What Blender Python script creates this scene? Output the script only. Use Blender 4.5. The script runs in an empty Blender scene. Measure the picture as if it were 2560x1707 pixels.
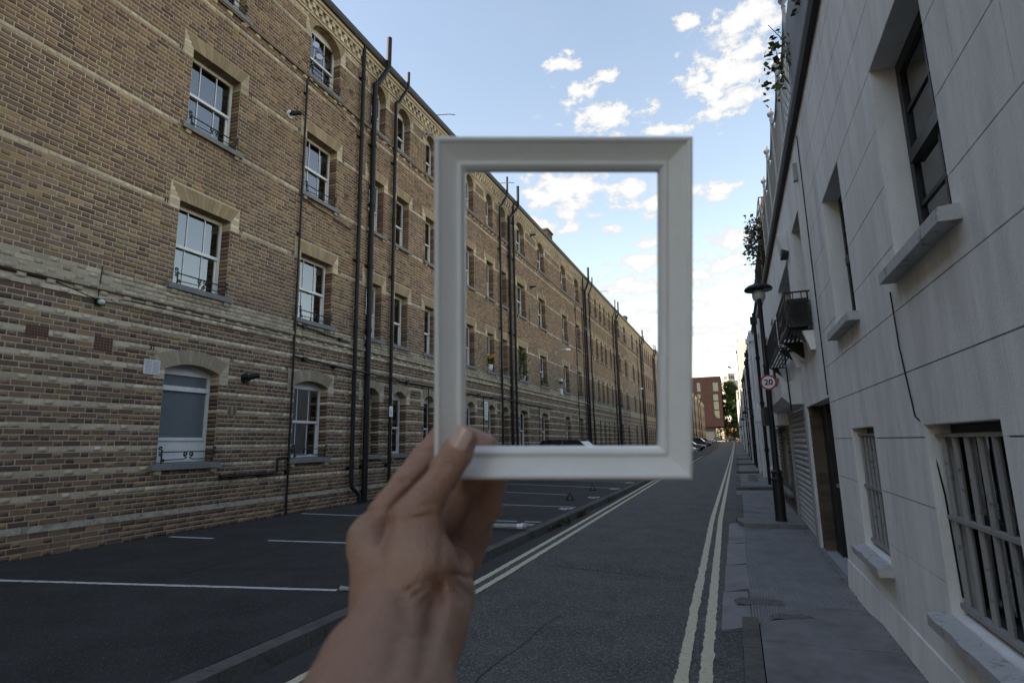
# Street with a brick tenement, seen past a hand-held white picture frame.  Units: metres.
# x: across the street (right +), y: along the street (away +), z: up.  Camera stands over the origin.
import bpy, math, random
import numpy as np
from mathutils import Vector, Matrix, noise as mnoise
rnd = random.Random(7)
D = bpy.data
SC = bpy.context.scene
COL = SC.collection
R = math.radians

# ------------------------------------------------------------------ camera
FPX = 1413.19                      # focal length in pixels of the 2560 px wide photograph
EYE = Vector((0, 0, 1.633))
PITCH, YAW, ROLL = R(10.2644), R(21.183), R(-1.1046)
fw = Vector((-math.sin(YAW) * math.cos(PITCH), math.cos(YAW) * math.cos(PITCH), math.sin(PITCH)))
rt0 = Vector((math.cos(YAW), math.sin(YAW), 0))
up0 = rt0.cross(fw)
rt = rt0 * math.cos(ROLL) + up0 * math.sin(ROLL)
up = up0 * math.cos(ROLL) - rt0 * math.sin(ROLL)
cam = D.cameras.new('camera')
cam.sensor_width = 36
cam.lens = FPX * 36 / 2560
cam.clip_start = .02
cam.clip_end = 6000
cam.dof.use_dof = True
cam.dof.focus_distance = 14
cam.dof.aperture_fstop = 9.0
camo = D.objects.new('camera', cam)
COL.objects.link(camo)
M = Matrix.Identity(4)
for i in range(3):
    M[i][0], M[i][1], M[i][2], M[i][3] = rt[i], up[i], -fw[i], EYE[i]
camo.matrix_world = M
SC.camera = camo


def ray(u, v):                     # photo pixel -> direction with unit depth along the view axis
    return rt * ((u - 1280) / FPX) - up * ((v - 853.5) / FPX) + fw


def pix(u, v, d):
    return EYE + ray(u, v) * d


# ------------------------------------------------------------------ sun, sky, exposure
SUN_EL, SUN_AZ = R(29), R(-120)     # azimuth from +y towards +x
sdir = Vector((math.sin(SUN_AZ) * math.cos(SUN_EL), math.cos(SUN_AZ) * math.cos(SUN_EL), math.sin(SUN_EL)))
sun = D.lights.new('sun', 'SUN')
sun.energy = 4.0
sun.angle = R(.53)
sun.color = (1, .93, .82)
suno = D.objects.new('sun', sun)
suno.rotation_euler = (-sdir).to_track_quat('-Z', 'Y').to_euler()
suno.location = (-30, 0, 40)
COL.objects.link(suno)

SC.view_settings.view_transform = 'Standard'
SC.view_settings.look = 'None'
SC.view_settings.exposure = 1.2
SC.view_settings.gamma = 1
SC.view_settings.use_white_balance = True
SC.view_settings.white_balance_temperature = 8450
SC.view_settings.white_balance_tint = 15
SC.view_settings.use_curve_mapping = False
SC.render.engine = 'CYCLES'
SC.cycles.max_bounces = 6
SC.cycles.transparent_max_bounces = 12
SC.cycles.caustics_reflective = False
SC.cycles.caustics_refractive = False

W = D.worlds.new('World')
SC.world = W
W.use_nodes = True
wt = W.node_tree
wt.nodes.clear()


def N(tree, typ, **kw):
    n = tree.nodes.new(typ)
    for k, v in kw.items():
        if k.startswith('i_'):
            n.inputs[int(k[2:])].default_value = v
        else:
            setattr(n, k, v)
    return n


def mth(t, op, a, b=None, c=None, clamp=False):
    n = t.nodes.new('ShaderNodeMath')
    n.operation = op
    n.use_clamp = clamp
    for i, s in enumerate((a, b, c)):
        if s is None:
            continue
        if isinstance(s, (int, float)):
            n.inputs[i].default_value = s
        else:
            t.links.new(s, n.inputs[i])
    return n.outputs[0]


CLOUD_SEED = 7.7


def make_world():
    t = wt
    L = t.links.new
    sky = N(t, 'ShaderNodeTexSky', sky_type='NISHITA')
    sky.sun_disc = False
    sky.sun_elevation = SUN_EL
    sky.sun_rotation = SUN_AZ
    sky.air_density = 1.4
    sky.dust_density = .1
    sky.ozone_density = 2.0
    bg = N(t, 'ShaderNodeBackground')
    bg.inputs[1].default_value = .15
    tint = N(t, 'ShaderNodeMix', data_type='RGBA', blend_type='MULTIPLY')
    tint.inputs[0].default_value = 1
    L(sky.outputs[0], tint.inputs[6])
    tint.inputs[7].default_value = (.95, .96, 1.0, 1)
    L(tint.outputs[2], bg.inputs[0])
    tc = N(t, 'ShaderNodeTexCoord')
    sp = N(t, 'ShaderNodeSeparateXYZ')
    L(tc.outputs['Generated'], sp.inputs[0])
    az = mth(t, 'ARCTAN2', sp.outputs[0], sp.outputs[1])
    el = mth(t, 'ARCSINE', sp.outputs[2])
    ae = N(t, 'ShaderNodeCombineXYZ')
    L(az, ae.inputs[0])
    L(el, ae.inputs[1])
    # fair-weather clouds: azimuth, elevation and half sizes of each
    k = 2560 / 2352
    blobs = [(1300, 440, 100, 52), (1240, 445, 40, 26), (1440, 440, 50, 26), (1245, 517, 40, 20), (1312, 522, 34, 15), (1402, 522, 28, 13),
             (1470, 600, 62, 26), (1450, 657, 70, 24), (1500, 562, 38, 18), (1690, 170, 95, 80), (1600, 185, 50, 20), (1650, 250, 60, 24),
             (1390, 272, 85, 36), (1335, 215, 42, 24), (1295, 143, 40, 18), (1720, 40, 90, 40), (1530, 298, 46, 14), (1690, 547, 84, 22),
             (1680, 605, 60, 24), (1640, 757, 62, 16), (1612, 640, 34, 32), (1660, 800, 46, 12), (1395, 175, 28, 18), (1640, 440, 70, 20),
             (1575, 50, 34, 16), (1480, 720, 30, 10), (1420, 690, 30, 12), (1500, 470, 46, 24), (1460, 760, 40, 9), (1600, 700, 40, 10)]
    cur = None
    for (bx, by, w, h) in blobs:
        d = ray(bx * k, by * k).normalized()
        a0, e0 = math.atan2(d.x, d.y), math.asin(d.z)
        s = N(t, 'ShaderNodeVectorMath', operation='SUBTRACT')
        L(ae.outputs[0], s.inputs[0])
        s.inputs[1].default_value = (a0, e0, 0)
        m = N(t, 'ShaderNodeVectorMath', operation='MULTIPLY')
        L(s.outputs[0], m.inputs[0])
        c2 = 1 + ((bx - 1176) ** 2 + (by - 784) ** 2) / 1290 ** 2 * .5
        m.inputs[1].default_value = (1290 * c2 / w * math.cos(e0), 1290 * c2 / h, 0)
        ln = N(t, 'ShaderNodeVectorMath', operation='LENGTH')
        L(m.outputs[0], ln.inputs[0])
        cur = ln.outputs['Value'] if cur is None else mth(t, 'MINIMUM', cur, ln.outputs['Value'])
    sc = N(t, 'ShaderNodeVectorMath', operation='MULTIPLY')
    L(ae.outputs[0], sc.inputs[0])
    sc.inputs[1].default_value = (1, 1.7, 1)
    nz = N(t, 'ShaderNodeTexNoise')
    nz.inputs['Scale'].default_value = 26
    nz.inputs['Detail'].default_value = 9
    nz.inputs['Roughness'].default_value = .6
    nz.inputs['Distortion'].default_value = .15
    L(sc.outputs[0], nz.inputs['Vector'])
    base = mth(t, 'SUBTRACT', 1.3, cur)
    nn = mth(t, 'MULTIPLY_ADD', nz.outputs[0], 4.2, -2.25)
    dens = mth(t, 'ADD', base, nn)
    # scattered clouds over the rest of the sky
    n2 = N(t, 'ShaderNodeTexNoise')
    n2.inputs['Scale'].default_value = 5.5
    n2.inputs['Detail'].default_value = 8
    n2.inputs['Roughness'].default_value = .58
    of = N(t, 'ShaderNodeVectorMath', operation='ADD')
    L(sc.outputs[0], of.inputs[0])
    of.inputs[1].default_value = (0, 0, CLOUD_SEED)
    L(of.outputs[0], n2.inputs['Vector'])
    g = mth(t, 'MULTIPLY_ADD', n2.outputs[0], 5.2, -3.3)
    dens = mth(t, 'MAXIMUM', dens, g)
    cov = N(t, 'ShaderNodeMapRange', interpolation_type='SMOOTHSTEP')
    L(dens, cov.inputs[0])
    cov.inputs[1].default_value = -.05
    cov.inputs[2].default_value = .55
    # thin veil
    veil = mth(t, 'MULTIPLY_ADD', n2.outputs[0], .5, -.12, clamp=True)
    veil = mth(t, 'MULTIPLY', veil, .3)
    covf = mth(t, 'MAXIMUM', cov.outputs[0], veil)
    shade = N(t, 'ShaderNodeMapRange')
    L(dens, shade.inputs[0])
    shade.inputs[1].default_value = .2
    shade.inputs[2].default_value = 1.5
    shade.inputs[3].default_value = .40
    shade.inputs[4].default_value = .60
    cb = N(t, 'ShaderNodeBackground')
    cb.inputs[0].default_value = (.77, .92, 1.13, 1)
    L(shade.outputs[0], cb.inputs[1])
    mx = N(t, 'ShaderNodeMixShader')
    L(covf, mx.inputs[0])
    L(bg.outputs[0], mx.inputs[1])
    L(cb.outputs[0], mx.inputs[2])
    out = N(t, 'ShaderNodeOutputWorld')
    L(mx.outputs[0], out.inputs[0])


make_world()


# ------------------------------------------------------------------ materials
def mat(name, base=(.5, .5, .5), rough=.8, spec=.3, metal=0, var=.0, vscale=6, bump=0, bscale=60, attr=False, dirt=None, dscale=.8, damt=.5,
        stretch=(1, 1, 1), detail=6, dlo=.46, dhi=.72):
    """procedural: base colour (or the 'col' attribute), fine variation, patchy dirt, bump"""
    m = D.materials.new(name)
    m.use_nodes = True
    t = m.node_tree
    L = t.links.new
    b = t.nodes['Principled BSDF']
    b.inputs['Roughness'].default_value = rough
    b.inputs['Metallic'].default_value = metal
    b.inputs['Specular IOR Level'].default_value = spec
    geo = N(t, 'ShaderNodeNewGeometry')
    if attr:
        a = N(t, 'ShaderNodeAttribute', attribute_name='col')
        c = a.outputs[0]
    else:
        rgb = N(t, 'ShaderNodeRGB')
        rgb.outputs[0].default_value = (*base, 1)
        c = rgb.outputs[0]
    pos = geo.outputs['Position']
    if stretch != (1, 1, 1):
        mp = N(t, 'ShaderNodeVectorMath', operation='MULTIPLY')
        L(pos, mp.inputs[0])
        mp.inputs[1].default_value = stretch
        pos2 = mp.outputs[0]
    else:
        pos2 = pos
    if var:
        nz = N(t, 'ShaderNodeTexNoise')
        nz.inputs['Scale'].default_value = vscale
        nz.inputs['Detail'].default_value = detail
        nz.inputs['Roughness'].default_value = .65
        L(pos2, nz.inputs['Vector'])
        k = mth(t, 'MULTIPLY_ADD', nz.outputs[0], 2 * var * 1.6, 1 - var * 1.6)
        mx = N(t, 'ShaderNodeVectorMath', operation='SCALE')
        L(c, mx.inputs[0])
        L(k, mx.inputs['Scale'])
        c = mx.outputs[0]
    if dirt:
        nd = N(t, 'ShaderNodeTexNoise')
        nd.inputs['Scale'].default_value = dscale
        nd.inputs['Detail'].default_value = 7
        nd.inputs['Roughness'].default_value = .7
        L(pos2, nd.inputs['Vector'])
        mr = N(t, 'ShaderNodeMapRange')
        L(nd.outputs[0], mr.inputs[0])
        mr.inputs[1].default_value = dlo
        mr.inputs[2].default_value = dhi
        mr.inputs[4].default_value = damt
        md = N(t, 'ShaderNodeMix', data_type='RGBA')
        L(mr.outputs[0], md.inputs[0])
        L(c, md.inputs[6])
        md.inputs[7].default_value = (*dirt, 1)
        c = md.outputs[2]
    L(c, b.inputs['Base Color'])
    if bump:
        nb = N(t, 'ShaderNodeTexNoise')
        nb.inputs['Scale'].default_value = bscale
        nb.inputs['Detail'].default_value = 4
        L(pos, nb.inputs['Vector'])
        bp = N(t, 'ShaderNodeBump')
        bp.inputs['Strength'].default_value = bump
        bp.inputs['Distance'].default_value = .01
        L(nb.outputs[0], bp.inputs['Height'])
        L(bp.outputs[0], b.inputs['Normal'])
    return m


def glass_mat(name, tint=(.78, .82, .84), ior=2.9, rough=.01):
    m = D.materials.new(name)
    m.use_nodes = True
    t = m.node_tree
    t.nodes.clear()
    L = t.links.new
    fr = N(t, 'ShaderNodeFresnel')
    fr.inputs[0].default_value = ior
    tr = N(t, 'ShaderNodeBsdfTransparent')
    tr.inputs[0].default_value = (*tint, 1)
    gl = N(t, 'ShaderNodeBsdfGlossy')
    gl.inputs['Roughness'].default_value = rough
    nz = N(t, 'ShaderNodeTexNoise')
    nz.inputs['Scale'].default_value = 1.3
    bp = N(t, 'ShaderNodeBump')
    bp.inputs['Strength'].default_value = .05
    bp.inputs['Distance'].default_value = .05
    geo = N(t, 'ShaderNodeNewGeometry')
    L(geo.outputs['Position'], nz.inputs['Vector'])
    L(nz.outputs[0], bp.inputs['Height'])
    L(bp.outputs[0], gl.inputs['Normal'])
    mx = N(t, 'ShaderNodeMixShader')
    L(fr.outputs[0], mx.inputs[0])
    L(tr.outputs[0], mx.inputs[1])
    L(gl.outputs[0], mx.inputs[2])
    o = N(t, 'ShaderNodeOutputMaterial')
    L(mx.outputs[0], o.inputs[0])
    return m


def brick_sheet_mat(name, c1, c2, mortar, scale=1, axis='y'):
    m = D.materials.new(name)
    m.use_nodes = True
    t = m.node_tree
    L = t.links.new
    b = t.nodes['Principled BSDF']
    b.inputs['Roughness'].default_value = .9
    b.inputs['Specular IOR Level'].default_value = .2
    geo = N(t, 'ShaderNodeNewGeometry')
    sp = N(t, 'ShaderNodeSeparateXYZ')
    L(geo.outputs['Position'], sp.inputs[0])
    cb = N(t, 'ShaderNodeCombineXYZ')
    L(sp.outputs[1 if axis == 'y' else 0], cb.inputs[0])
    L(sp.outputs[2], cb.inputs[1])
    br = N(t, 'ShaderNodeTexBrick')
    br.inputs['Scale'].default_value = scale
    br.inputs['Brick Width'].default_value = .2588
    br.inputs['Row Height'].default_value = .08625
    br.inputs['Mortar Size'].default_value = .007
    br.inputs['Color1'].default_value = (*c1, 1)
    br.inputs['Color2'].default_value = (*c2, 1)
    br.inputs['Mortar'].default_value = (*mortar, 1)
    L(cb.outputs[0], br.inputs['Vector'])
    nz = N(t, 'ShaderNodeTexNoise')
    nz.inputs['Scale'].default_value = 1.1
    nz.inputs['Detail'].default_value = 8
    L(geo.outputs['Position'], nz.inputs['Vector'])
    k = mth(t, 'MULTIPLY_ADD', nz.outputs[0], .9, .55)
    mx = N(t, 'ShaderNodeVectorMath', operation='SCALE')
    L(br.outputs[0], mx.inputs[0])
    L(k, mx.inputs['Scale'])
    L(mx.outputs[0], b.inputs['Base Color'])
    bp = N(t, 'ShaderNodeBump')
    bp.inputs['Strength'].default_value = .6
    bp.inputs['Distance'].default_value = .008
    L(br.outputs['Fac'], bp.inputs['Height'])
    bp.invert = True
    L(bp.outputs[0], b.inputs['Normal'])
    return m


def paint_mat(name, paint, under, wear=.5, scale=30, bias=.55):
    """road paint worn through to the asphalt in patches"""
    m = mat(name, paint, .75, .3, var=.12, vscale=14, bump=.4, bscale=160)
    t = m.node_tree
    L = t.links.new
    b = t.nodes['Principled BSDF']
    src = b.inputs['Base Color'].links[0].from_socket
    geo = N(t, 'ShaderNodeNewGeometry')
    nz = N(t, 'ShaderNodeTexNoise')
    nz.inputs['Scale'].default_value = scale
    nz.inputs['Detail'].default_value = 8
    nz.inputs['Roughness'].default_value = .75
    L(geo.outputs['Position'], nz.inputs['Vector'])
    mr = N(t, 'ShaderNodeMapRange')
    L(nz.outputs[0], mr.inputs[0])
    mr.inputs[1].default_value = bias
    mr.inputs[2].default_value = bias + .14
    mr.inputs[4].default_value = wear
    mx = N(t, 'ShaderNodeMix', data_type='RGBA')
    L(mr.outputs[0], mx.inputs[0])
    L(src, mx.inputs[6])
    mx.inputs[7].default_value = (*under, 1)
    L(mx.outputs[2], b.inputs['Base Color'])
    return m


def asphalt_mat(name, base, speck, sscale=110, thr=.62, patch=.35):
    m = mat(name, base, .86, .35, var=patch, vscale=1.6, bump=.9, bscale=130, detail=9)
    t = m.node_tree
    L = t.links.new
    b = t.nodes['Principled BSDF']
    src = b.inputs['Base Color'].links[0].from_socket
    geo = N(t, 'ShaderNodeNewGeometry')
    vo = N(t, 'ShaderNodeTexVoronoi')
    vo.inputs['Scale'].default_value = sscale
    L(geo.outputs['Position'], vo.inputs['Vector'])
    sp = N(t, 'ShaderNodeSeparateColor')
    L(vo.outputs['Color'], sp.inputs[0])
    mr = N(t, 'ShaderNodeMapRange')
    L(sp.outputs[0], mr.inputs[0])
    mr.inputs[1].default_value = thr
    mr.inputs[2].default_value = 1
    mr.inputs[4].default_value = .8
    mx = N(t, 'ShaderNodeMix', data_type='RGBA')
    L(mr.outputs[0], mx.inputs[0])
    L(src, mx.inputs[6])
    mx.inputs[7].default_value = (*speck, 1)
    L(mx.outputs[2], b.inputs['Base Color'])
    return m


MT = dict(
    brick=mat('brick_stock', attr=True, rough=.92, spec=.15, var=.22, vscale=38, bump=.5, bscale=170, dirt=(.115, .092, .078), dscale=.38, damt=.55),
    mortar=mat('mortar', (.50, .405, .31), .95, .1, var=.25, vscale=30, dirt=(.27, .205, .155), dscale=.6, damt=.6),
    farbrick=brick_sheet_mat('brick_far', (.235, .155, .098), (.165, .108, .072), (.50, .42, .33)),
    buff=mat('buff_brick', (.50, .395, .26), .9, .15, var=.2, vscale=9, dirt=(.2, .17, .13), dscale=1.1, damt=.5),
    ledge=mat('brick_ledge', (.20, .155, .115), .92, .12, var=.25, vscale=14, dirt=(.08, .065, .05), dscale=1.5, damt=.6),
    stone=mat('sill_stone', (.20, .195, .19), .85, .2, var=.18, vscale=12, bump=.3, dirt=(.09, .09, .085), dscale=2, damt=.6),
    capstone=mat('plinth_stone', (.33, .29, .23), .9, .15, var=.3, vscale=26, bump=.5, dirt=(.06, .05, .045), dscale=7, damt=.8),
    pipe=mat('pipe_black', (.009, .009, .010), .55, .3, var=.25, vscale=6),
    iron=mat('iron_black', (.012, .012, .013), .5, .4),
    pvc=mat('window_white', (.74, .74, .73), .35, .5, var=.06, vscale=5, dirt=(.5, .48, .44), dscale=4, damt=.35),
    glass=glass_mat('window_glass'),
    frost=mat('frosted_glass', (.14, .165, .175), .12, .6, var=.1, vscale=3),
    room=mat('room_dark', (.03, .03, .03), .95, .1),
    curtain=mat('curtain', (.80, .81, .80), .95, .05, var=.18, vscale=14, stretch=(1, 6, .3)),
    slate=mat('slate', (.09, .09, .10), .7, .3, var=.3, vscale=9),
    stucco=mat('stucco_white', (.83, .81, .78), .92, .12, var=.13, vscale=5, bump=.28, bscale=75, dirt=(.50, .48, .455), dscale=1.3, damt=.62, stretch=(1, 1.7, .3), detail=9),
    stucco2=mat('stucco_cream', (.62, .60, .55), .9, .15, var=.1, vscale=2.4, dirt=(.34, .32, .28), dscale=.8, damt=.5, stretch=(1, 1.6, .3)),
    stuccodark=mat('stucco_grey', (.33, .34, .35), .9, .15, var=.1, vscale=3, dirt=(.2, .2, .2), dscale=1.1, damt=.5),
    lead=mat('lead_gutter', (.045, .045, .05), .6, .4, var=.2, vscale=6),
    blackwood=mat('black_timber', (.014, .014, .016), .45, .4, var=.2, vscale=10),
    rustbar=mat('rusty_white_bars', (.33, .32, .31), .7, .3, var=.1, vscale=9, dirt=(.12, .06, .035), dscale=21, damt=.9, dlo=.57, dhi=.68),
    crumb=mat('flaking_sill', (.47, .47, .46), .9, .15, var=.12, vscale=12, bump=.5, bscale=40, dirt=(.13, .12, .10), dscale=13, damt=.8, dlo=.55, dhi=.68),
    shutter=mat('grey_shutter', (.36, .37, .38), .5, .4, var=.12, vscale=3, dirt=(.18, .17, .15), dscale=1.3, damt=.6),
    metalgrey=mat('grey_metal', (.30, .31, .32), .5, .5, var=.1, vscale=5),
    whitebox=mat('white_box', (.66, .66, .66), .6, .3, var=.06, vscale=3, dirt=(.4, .4, .39), dscale=2, damt=.4),
    road=asphalt_mat('asphalt_road', (.082, .078, .074), (.24, .235, .23), 80, .6, .5),
    bay=asphalt_mat('asphalt_bays', (.034, .0315, .030), (.13, .13, .13), 110, .9, .55),
    gutterasph=asphalt_mat('asphalt_edge', (.045, .043, .041), (.10, .10, .10), 120, .85, .3),
    kerb=mat('kerb_granite', (.125, .115, .105), .9, .2, var=.35, vscale=22, bump=.6, bscale=90, dirt=(.045, .042, .04), dscale=3, damt=.7),
    slab=mat('pavement_slab', (.205, .20, .197), .88, .2, var=.3, vscale=4, bump=.5, bscale=90, dirt=(.085, .083, .08), dscale=1.8, damt=.8, detail=9),
    rib=mat('ribbed_paving', (.22, .217, .217), .8, .3, var=.22, vscale=2.5, dirt=(.09, .09, .095), dscale=1.5, damt=.6),
    tar=mat('tar_patch', (.13, .128, .125), .9, .2, var=.5, vscale=18, bump=.8, bscale=60),
    yellow=paint_mat('yellow_line', (.60, .555, .40), (.06, .06, .055), .75, 24, .56),
    white=paint_mat('white_line', (.58, .58, .57), (.03, .03, .03), .8, 22, .52),
    ground=mat('ground_earth', (.06, .058, .052), .95, .1, var=.3, vscale=.5),
    red=mat('sign_red', (.45, .03, .04), .5, .4), signwhite=mat('sign_white', (.75, .75, .75), .5, .4), black=mat('sign_black', (.01, .01, .01), .5, .4),
    lampglass=mat('lamp_glass', (.55, .57, .58), .15, .6), soil=mat('soil', (.03, .022, .016), .95, .1),
    terracotta=mat('airbrick_terracotta', (.22, .10, .07), .9, .2, var=.2, vscale=20), cream=mat('airbrick_buff', (.36, .28, .19), .9, .2, var=.2, vscale=20),
    darkbrown=mat('dark_brick', (.09, .07, .055), .9, .2, var=.35, vscale=9, dirt=(.2, .17, .13), dscale=3, damt=.4),
)
BROWNS = [(0.276, 0.171, 0.11), (0.244, 0.15, 0.099), (0.21, 0.127, 0.089), (0.305, 0.193, 0.118), (0.183, 0.113, 0.083), (0.359, 0.227, 0.132), (0.236, 0.152, 0.113), (0.157, 0.101, 0.077), (0.259, 0.166, 0.119)]
BUFFS = [(0.571, 0.472, 0.343), (0.632, 0.525, 0.386), (0.51, 0.42, 0.308), (0.591, 0.483, 0.339), (0.47, 0.389, 0.29)]


# ------------------------------------------------------------------ mesh helpers
class MB:
    def __init__(self):
        self.v, self.f, self.c = [], [], []

    def face(self, pts, col=None):
        n = len(self.v)
        self.v += [tuple(p) for p in pts]
        self.f.append(tuple(range(n, n + len(pts))))
        self.c.append(col)

    def raw(self, vs, fs, col=None):
        n = len(self.v)
        self.v += [tuple(p) for p in vs]
        for f in fs:
            self.f.append(tuple(n + i for i in f))
            self.c.append(col)
        return self

    def box(self, x0, x1, y0, y1, z0, z1, col=None):
        if x0 > x1: x0, x1 = x1, x0
        if y0 > y1: y0, y1 = y1, y0
        if z0 > z1: z0, z1 = z1, z0
        return self.raw([(x0, y0, z0), (x1, y0, z0), (x1, y1, z0), (x0, y1, z0), (x0, y0, z1), (x1, y0, z1), (x1, y1, z1), (x0, y1, z1)],
                        [(0, 3, 2, 1), (4, 5, 6, 7), (0, 1, 5, 4), (1, 2, 6, 5), (2, 3, 7, 6), (3, 0, 4, 7)], col)

    def hexa(self, b, t, col=None):          # bottom quad, top quad
        return self.raw(list(b) + list(t), [(0, 3, 2, 1), (4, 5, 6, 7), (0, 1, 5, 4), (1, 2, 6, 5), (2, 3, 7, 6), (3, 0, 4, 7)], col)

    def tube(self, pts, r, n=8, cap=True, col=None):
        pts = [Vector(p) for p in pts]
        rs = r if isinstance(r, (list, tuple)) else [r] * len(pts)
        rings = []
        prev = None
        for i, p in enumerate(pts):
            d = (pts[min(i + 1, len(pts) - 1)] - pts[max(i - 1, 0)])
            d = d.normalized() if d.length > 1e-9 else Vector((0, 0, 1))
            if prev is None:
                a = Vector((0, 0, 1)) if abs(d.z) < .9 else Vector((1, 0, 0))
                u = d.cross(a).normalized()
            else:
                u = (prev - d * prev.dot(d)).normalized()
            prev = u
            w = d.cross(u)
            rings.append([p + (u * math.cos(2 * math.pi * k / n) + w * math.sin(2 * math.pi * k / n)) * rs[i] for k in range(n)])
        base = len(self.v)
        for rg in rings:
            self.v += [tuple(q) for q in rg]
        for i in range(len(rings) - 1):
            for k in range(n):
                a, b2 = base + i * n + k, base + i * n + (k + 1) % n
                self.f.append((a, b2, b2 + n, a + n))
                self.c.append(col)
        if cap:
            self.f.append(tuple(base + k for k in range(n))[::-1])
            self.f.append(tuple(base + (len(rings) - 1) * n + k for k in range(n)))
            self.c += [col, col]
        return self

    def lathe(self, cx, cy, prof, n=16, col=None):   # prof: (r, z)
        base = len(self.v)
        for (r, z) in prof:
            for k in range(n):
                a = 2 * math.pi * k / n
                self.v.append((cx + r * math.cos(a), cy + r * math.sin(a), z))
        for i in range(len(prof) - 1):
            for k in range(n):
                a, b2 = base + i * n + k, base + i * n + (k + 1) % n
                self.f.append((a, b2, b2 + n, a + n))
                self.c.append(col)
        return self

    def extrude(self, poly, a, b, axis='y', col=None):   # poly of 2d points in the other two axes
        def P(p, t):
            if axis == 'y': return (p[0], t, p[1])
            if axis == 'x': return (t, p[0], p[1])
            return (p[0], p[1], t)
        n = len(poly)
        vs = [P(p, a) for p in poly] + [P(p, b) for p in poly]
        fs = [tuple(range(n))[::-1], tuple(range(n, 2 * n))] + [(i, (i + 1) % n, n + (i + 1) % n, n + i) for i in range(n)]
        return self.raw(vs, fs, col)

    def mesh(self, name, m, smooth=False, recalc=True):
        me = D.meshes.new(name)
        me.from_pydata(self.v, [], self.f)
        if any(c is not None for c in self.c):
            a = me.attributes.new('col', 'FLOAT_COLOR', 'FACE')
            arr = np.ones((len(self.f), 4), np.float32)
            for i, c in enumerate(self.c):
                if c is not None:
                    arr[i, :3] = c
            a.data.foreach_set('color', arr.ravel())
        if recalc:
            import bmesh
            bm = bmesh.new()
            bm.from_mesh(me)
            bmesh.ops.recalc_face_normals(bm, faces=bm.faces)
            bm.to_mesh(me)
            bm.free()
        me.materials.append(MT[m] if isinstance(m, str) else m)
        if smooth:
            me.polygons.foreach_set('use_smooth', [True] * len(me.polygons))
        me.update()
        return me

    def build(self, name, m, parent=None, smooth=False, recalc=True):
        return ob(name, self.mesh(name, m, smooth, recalc), parent)


def ob(name, me, parent=None, loc=(0, 0, 0)):
    o = D.objects.new(name, me)
    COL.objects.link(o)
    o.location = loc
    if parent is not None:
        o.parent = parent
    return o


def thing(name, label, cat, loc=(0, 0, 0), group=None):
    o = D.objects.new(name, None)
    o.empty_display_size = .2
    COL.objects.link(o)
    o.location = loc
    return tag(o, label, cat, group)


def tag(o, label=None, cat=None, group=None, kind=None):
    if label: o['label'] = label
    if cat: o['category'] = cat
    if group: o['group'] = group
    if kind: o['kind'] = kind
    return o


def struct(o):
    o['kind'] = 'structure'
    return o


def tube(*a, **k):
    return MB().tube(*a, **k)


def bx(*a):
    return MB().box(*a)


def text_mesh(s, size, m, name, bold=0.0):
    cu = D.curves.new('lettering', 'FONT')
    cu.body = s
    cu.size = size
    cu.align_x = 'CENTER'
    cu.align_y = 'CENTER'
    cu.extrude = .001
    cu.offset = bold
    o = D.objects.new('lettering', cu)
    COL.objects.link(o)
    bpy.context.view_layer.update()
    me = D.meshes.new_from_object(o.evaluated_get(bpy.context.evaluated_depsgraph_get()))
    D.objects.remove(o)
    D.curves.remove(cu)
    me.name = name
    me.materials.clear()
    me.materials.append(MT[m])
    return me


def rise(y):                       # the far end of the street climbs a little
    t = min(1, max(0, (y - 60) / 155))
    return 1.0 * t * t * (3 - 2 * t) if t < 1 else 1.0


def strip(path_l, path_r, z, name, m, ys=None):
    """flat sheet between two x(y) functions over the list of ys"""
    b = MB()
    for y in ys:
        b.v.append((path_l(y), y, z(path_l(y), y)))
        b.v.append((path_r(y), y, z(path_r(y), y)))
    for i in range(len(ys) - 1):
        b.f.append((2 * i, 2 * i + 1, 2 * i + 3, 2 * i + 2))
        b.c.append(None)
    return b.build(name, m)
# ------------------------------------------------------------------ ground, road, bays, pavement
FX = -9.468                        # face of the tenement
RX = 1.035                         # face of the white houses
YS = [-14] + [i * 2.0 for i in range(-6, 40)] + [80 + i * 8 for i in range(0, 18)]
gb = MB()
GY = [-2500, -60, 0, 60] + [60 + i * 15.5 for i in range(1, 11)] + [400, 3500]
for y in GY:
    for x in (-2500, -40, 40, 2500):
        gb.v.append((x, y, rise(y) - .08))
for i in range(len(GY) - 1):
    for j in range(3):
        gb.f.append((4 * i + j, 4 * i + j + 1, 4 * i + j + 5, 4 * i + j + 4))
        gb.c.append(None)
struct(gb.build('ground', 'ground'))


def kx(y):                         # road side of the left kerb
    return -3.42 - (.00008 * (y - 60) ** 2 if y > 60 else 0)


struct(strip(kx, lambda y: 1.2, lambda x, y: rise(y), 'road', 'road', YS))
struct(strip(lambda y: FX - .3, lambda y: kx(y) - .2, lambda x, y: rise(y) + .13 + .05 * (-3.62 - x) / 5.85, 'parking_area', 'bay', YS))
struct(strip(kx, lambda y: kx(y) + .30, lambda x, y: rise(y) + .004, 'road_edge', 'gutterasph', [y for y in YS if y < 130]))
# reinstated trench across the road
tb = MB()
tb.face([(-2.75, 7.75, .003), (-.7, 7.35, .003), (-.66, 7.62, .003), (-2.5, 8.1, .003)])
struct(tb.build('road_patch', asphalt_mat('asphalt_trench', (.055, .054, .056), (.24, .24, .24), 70, .5, .3)))

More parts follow.
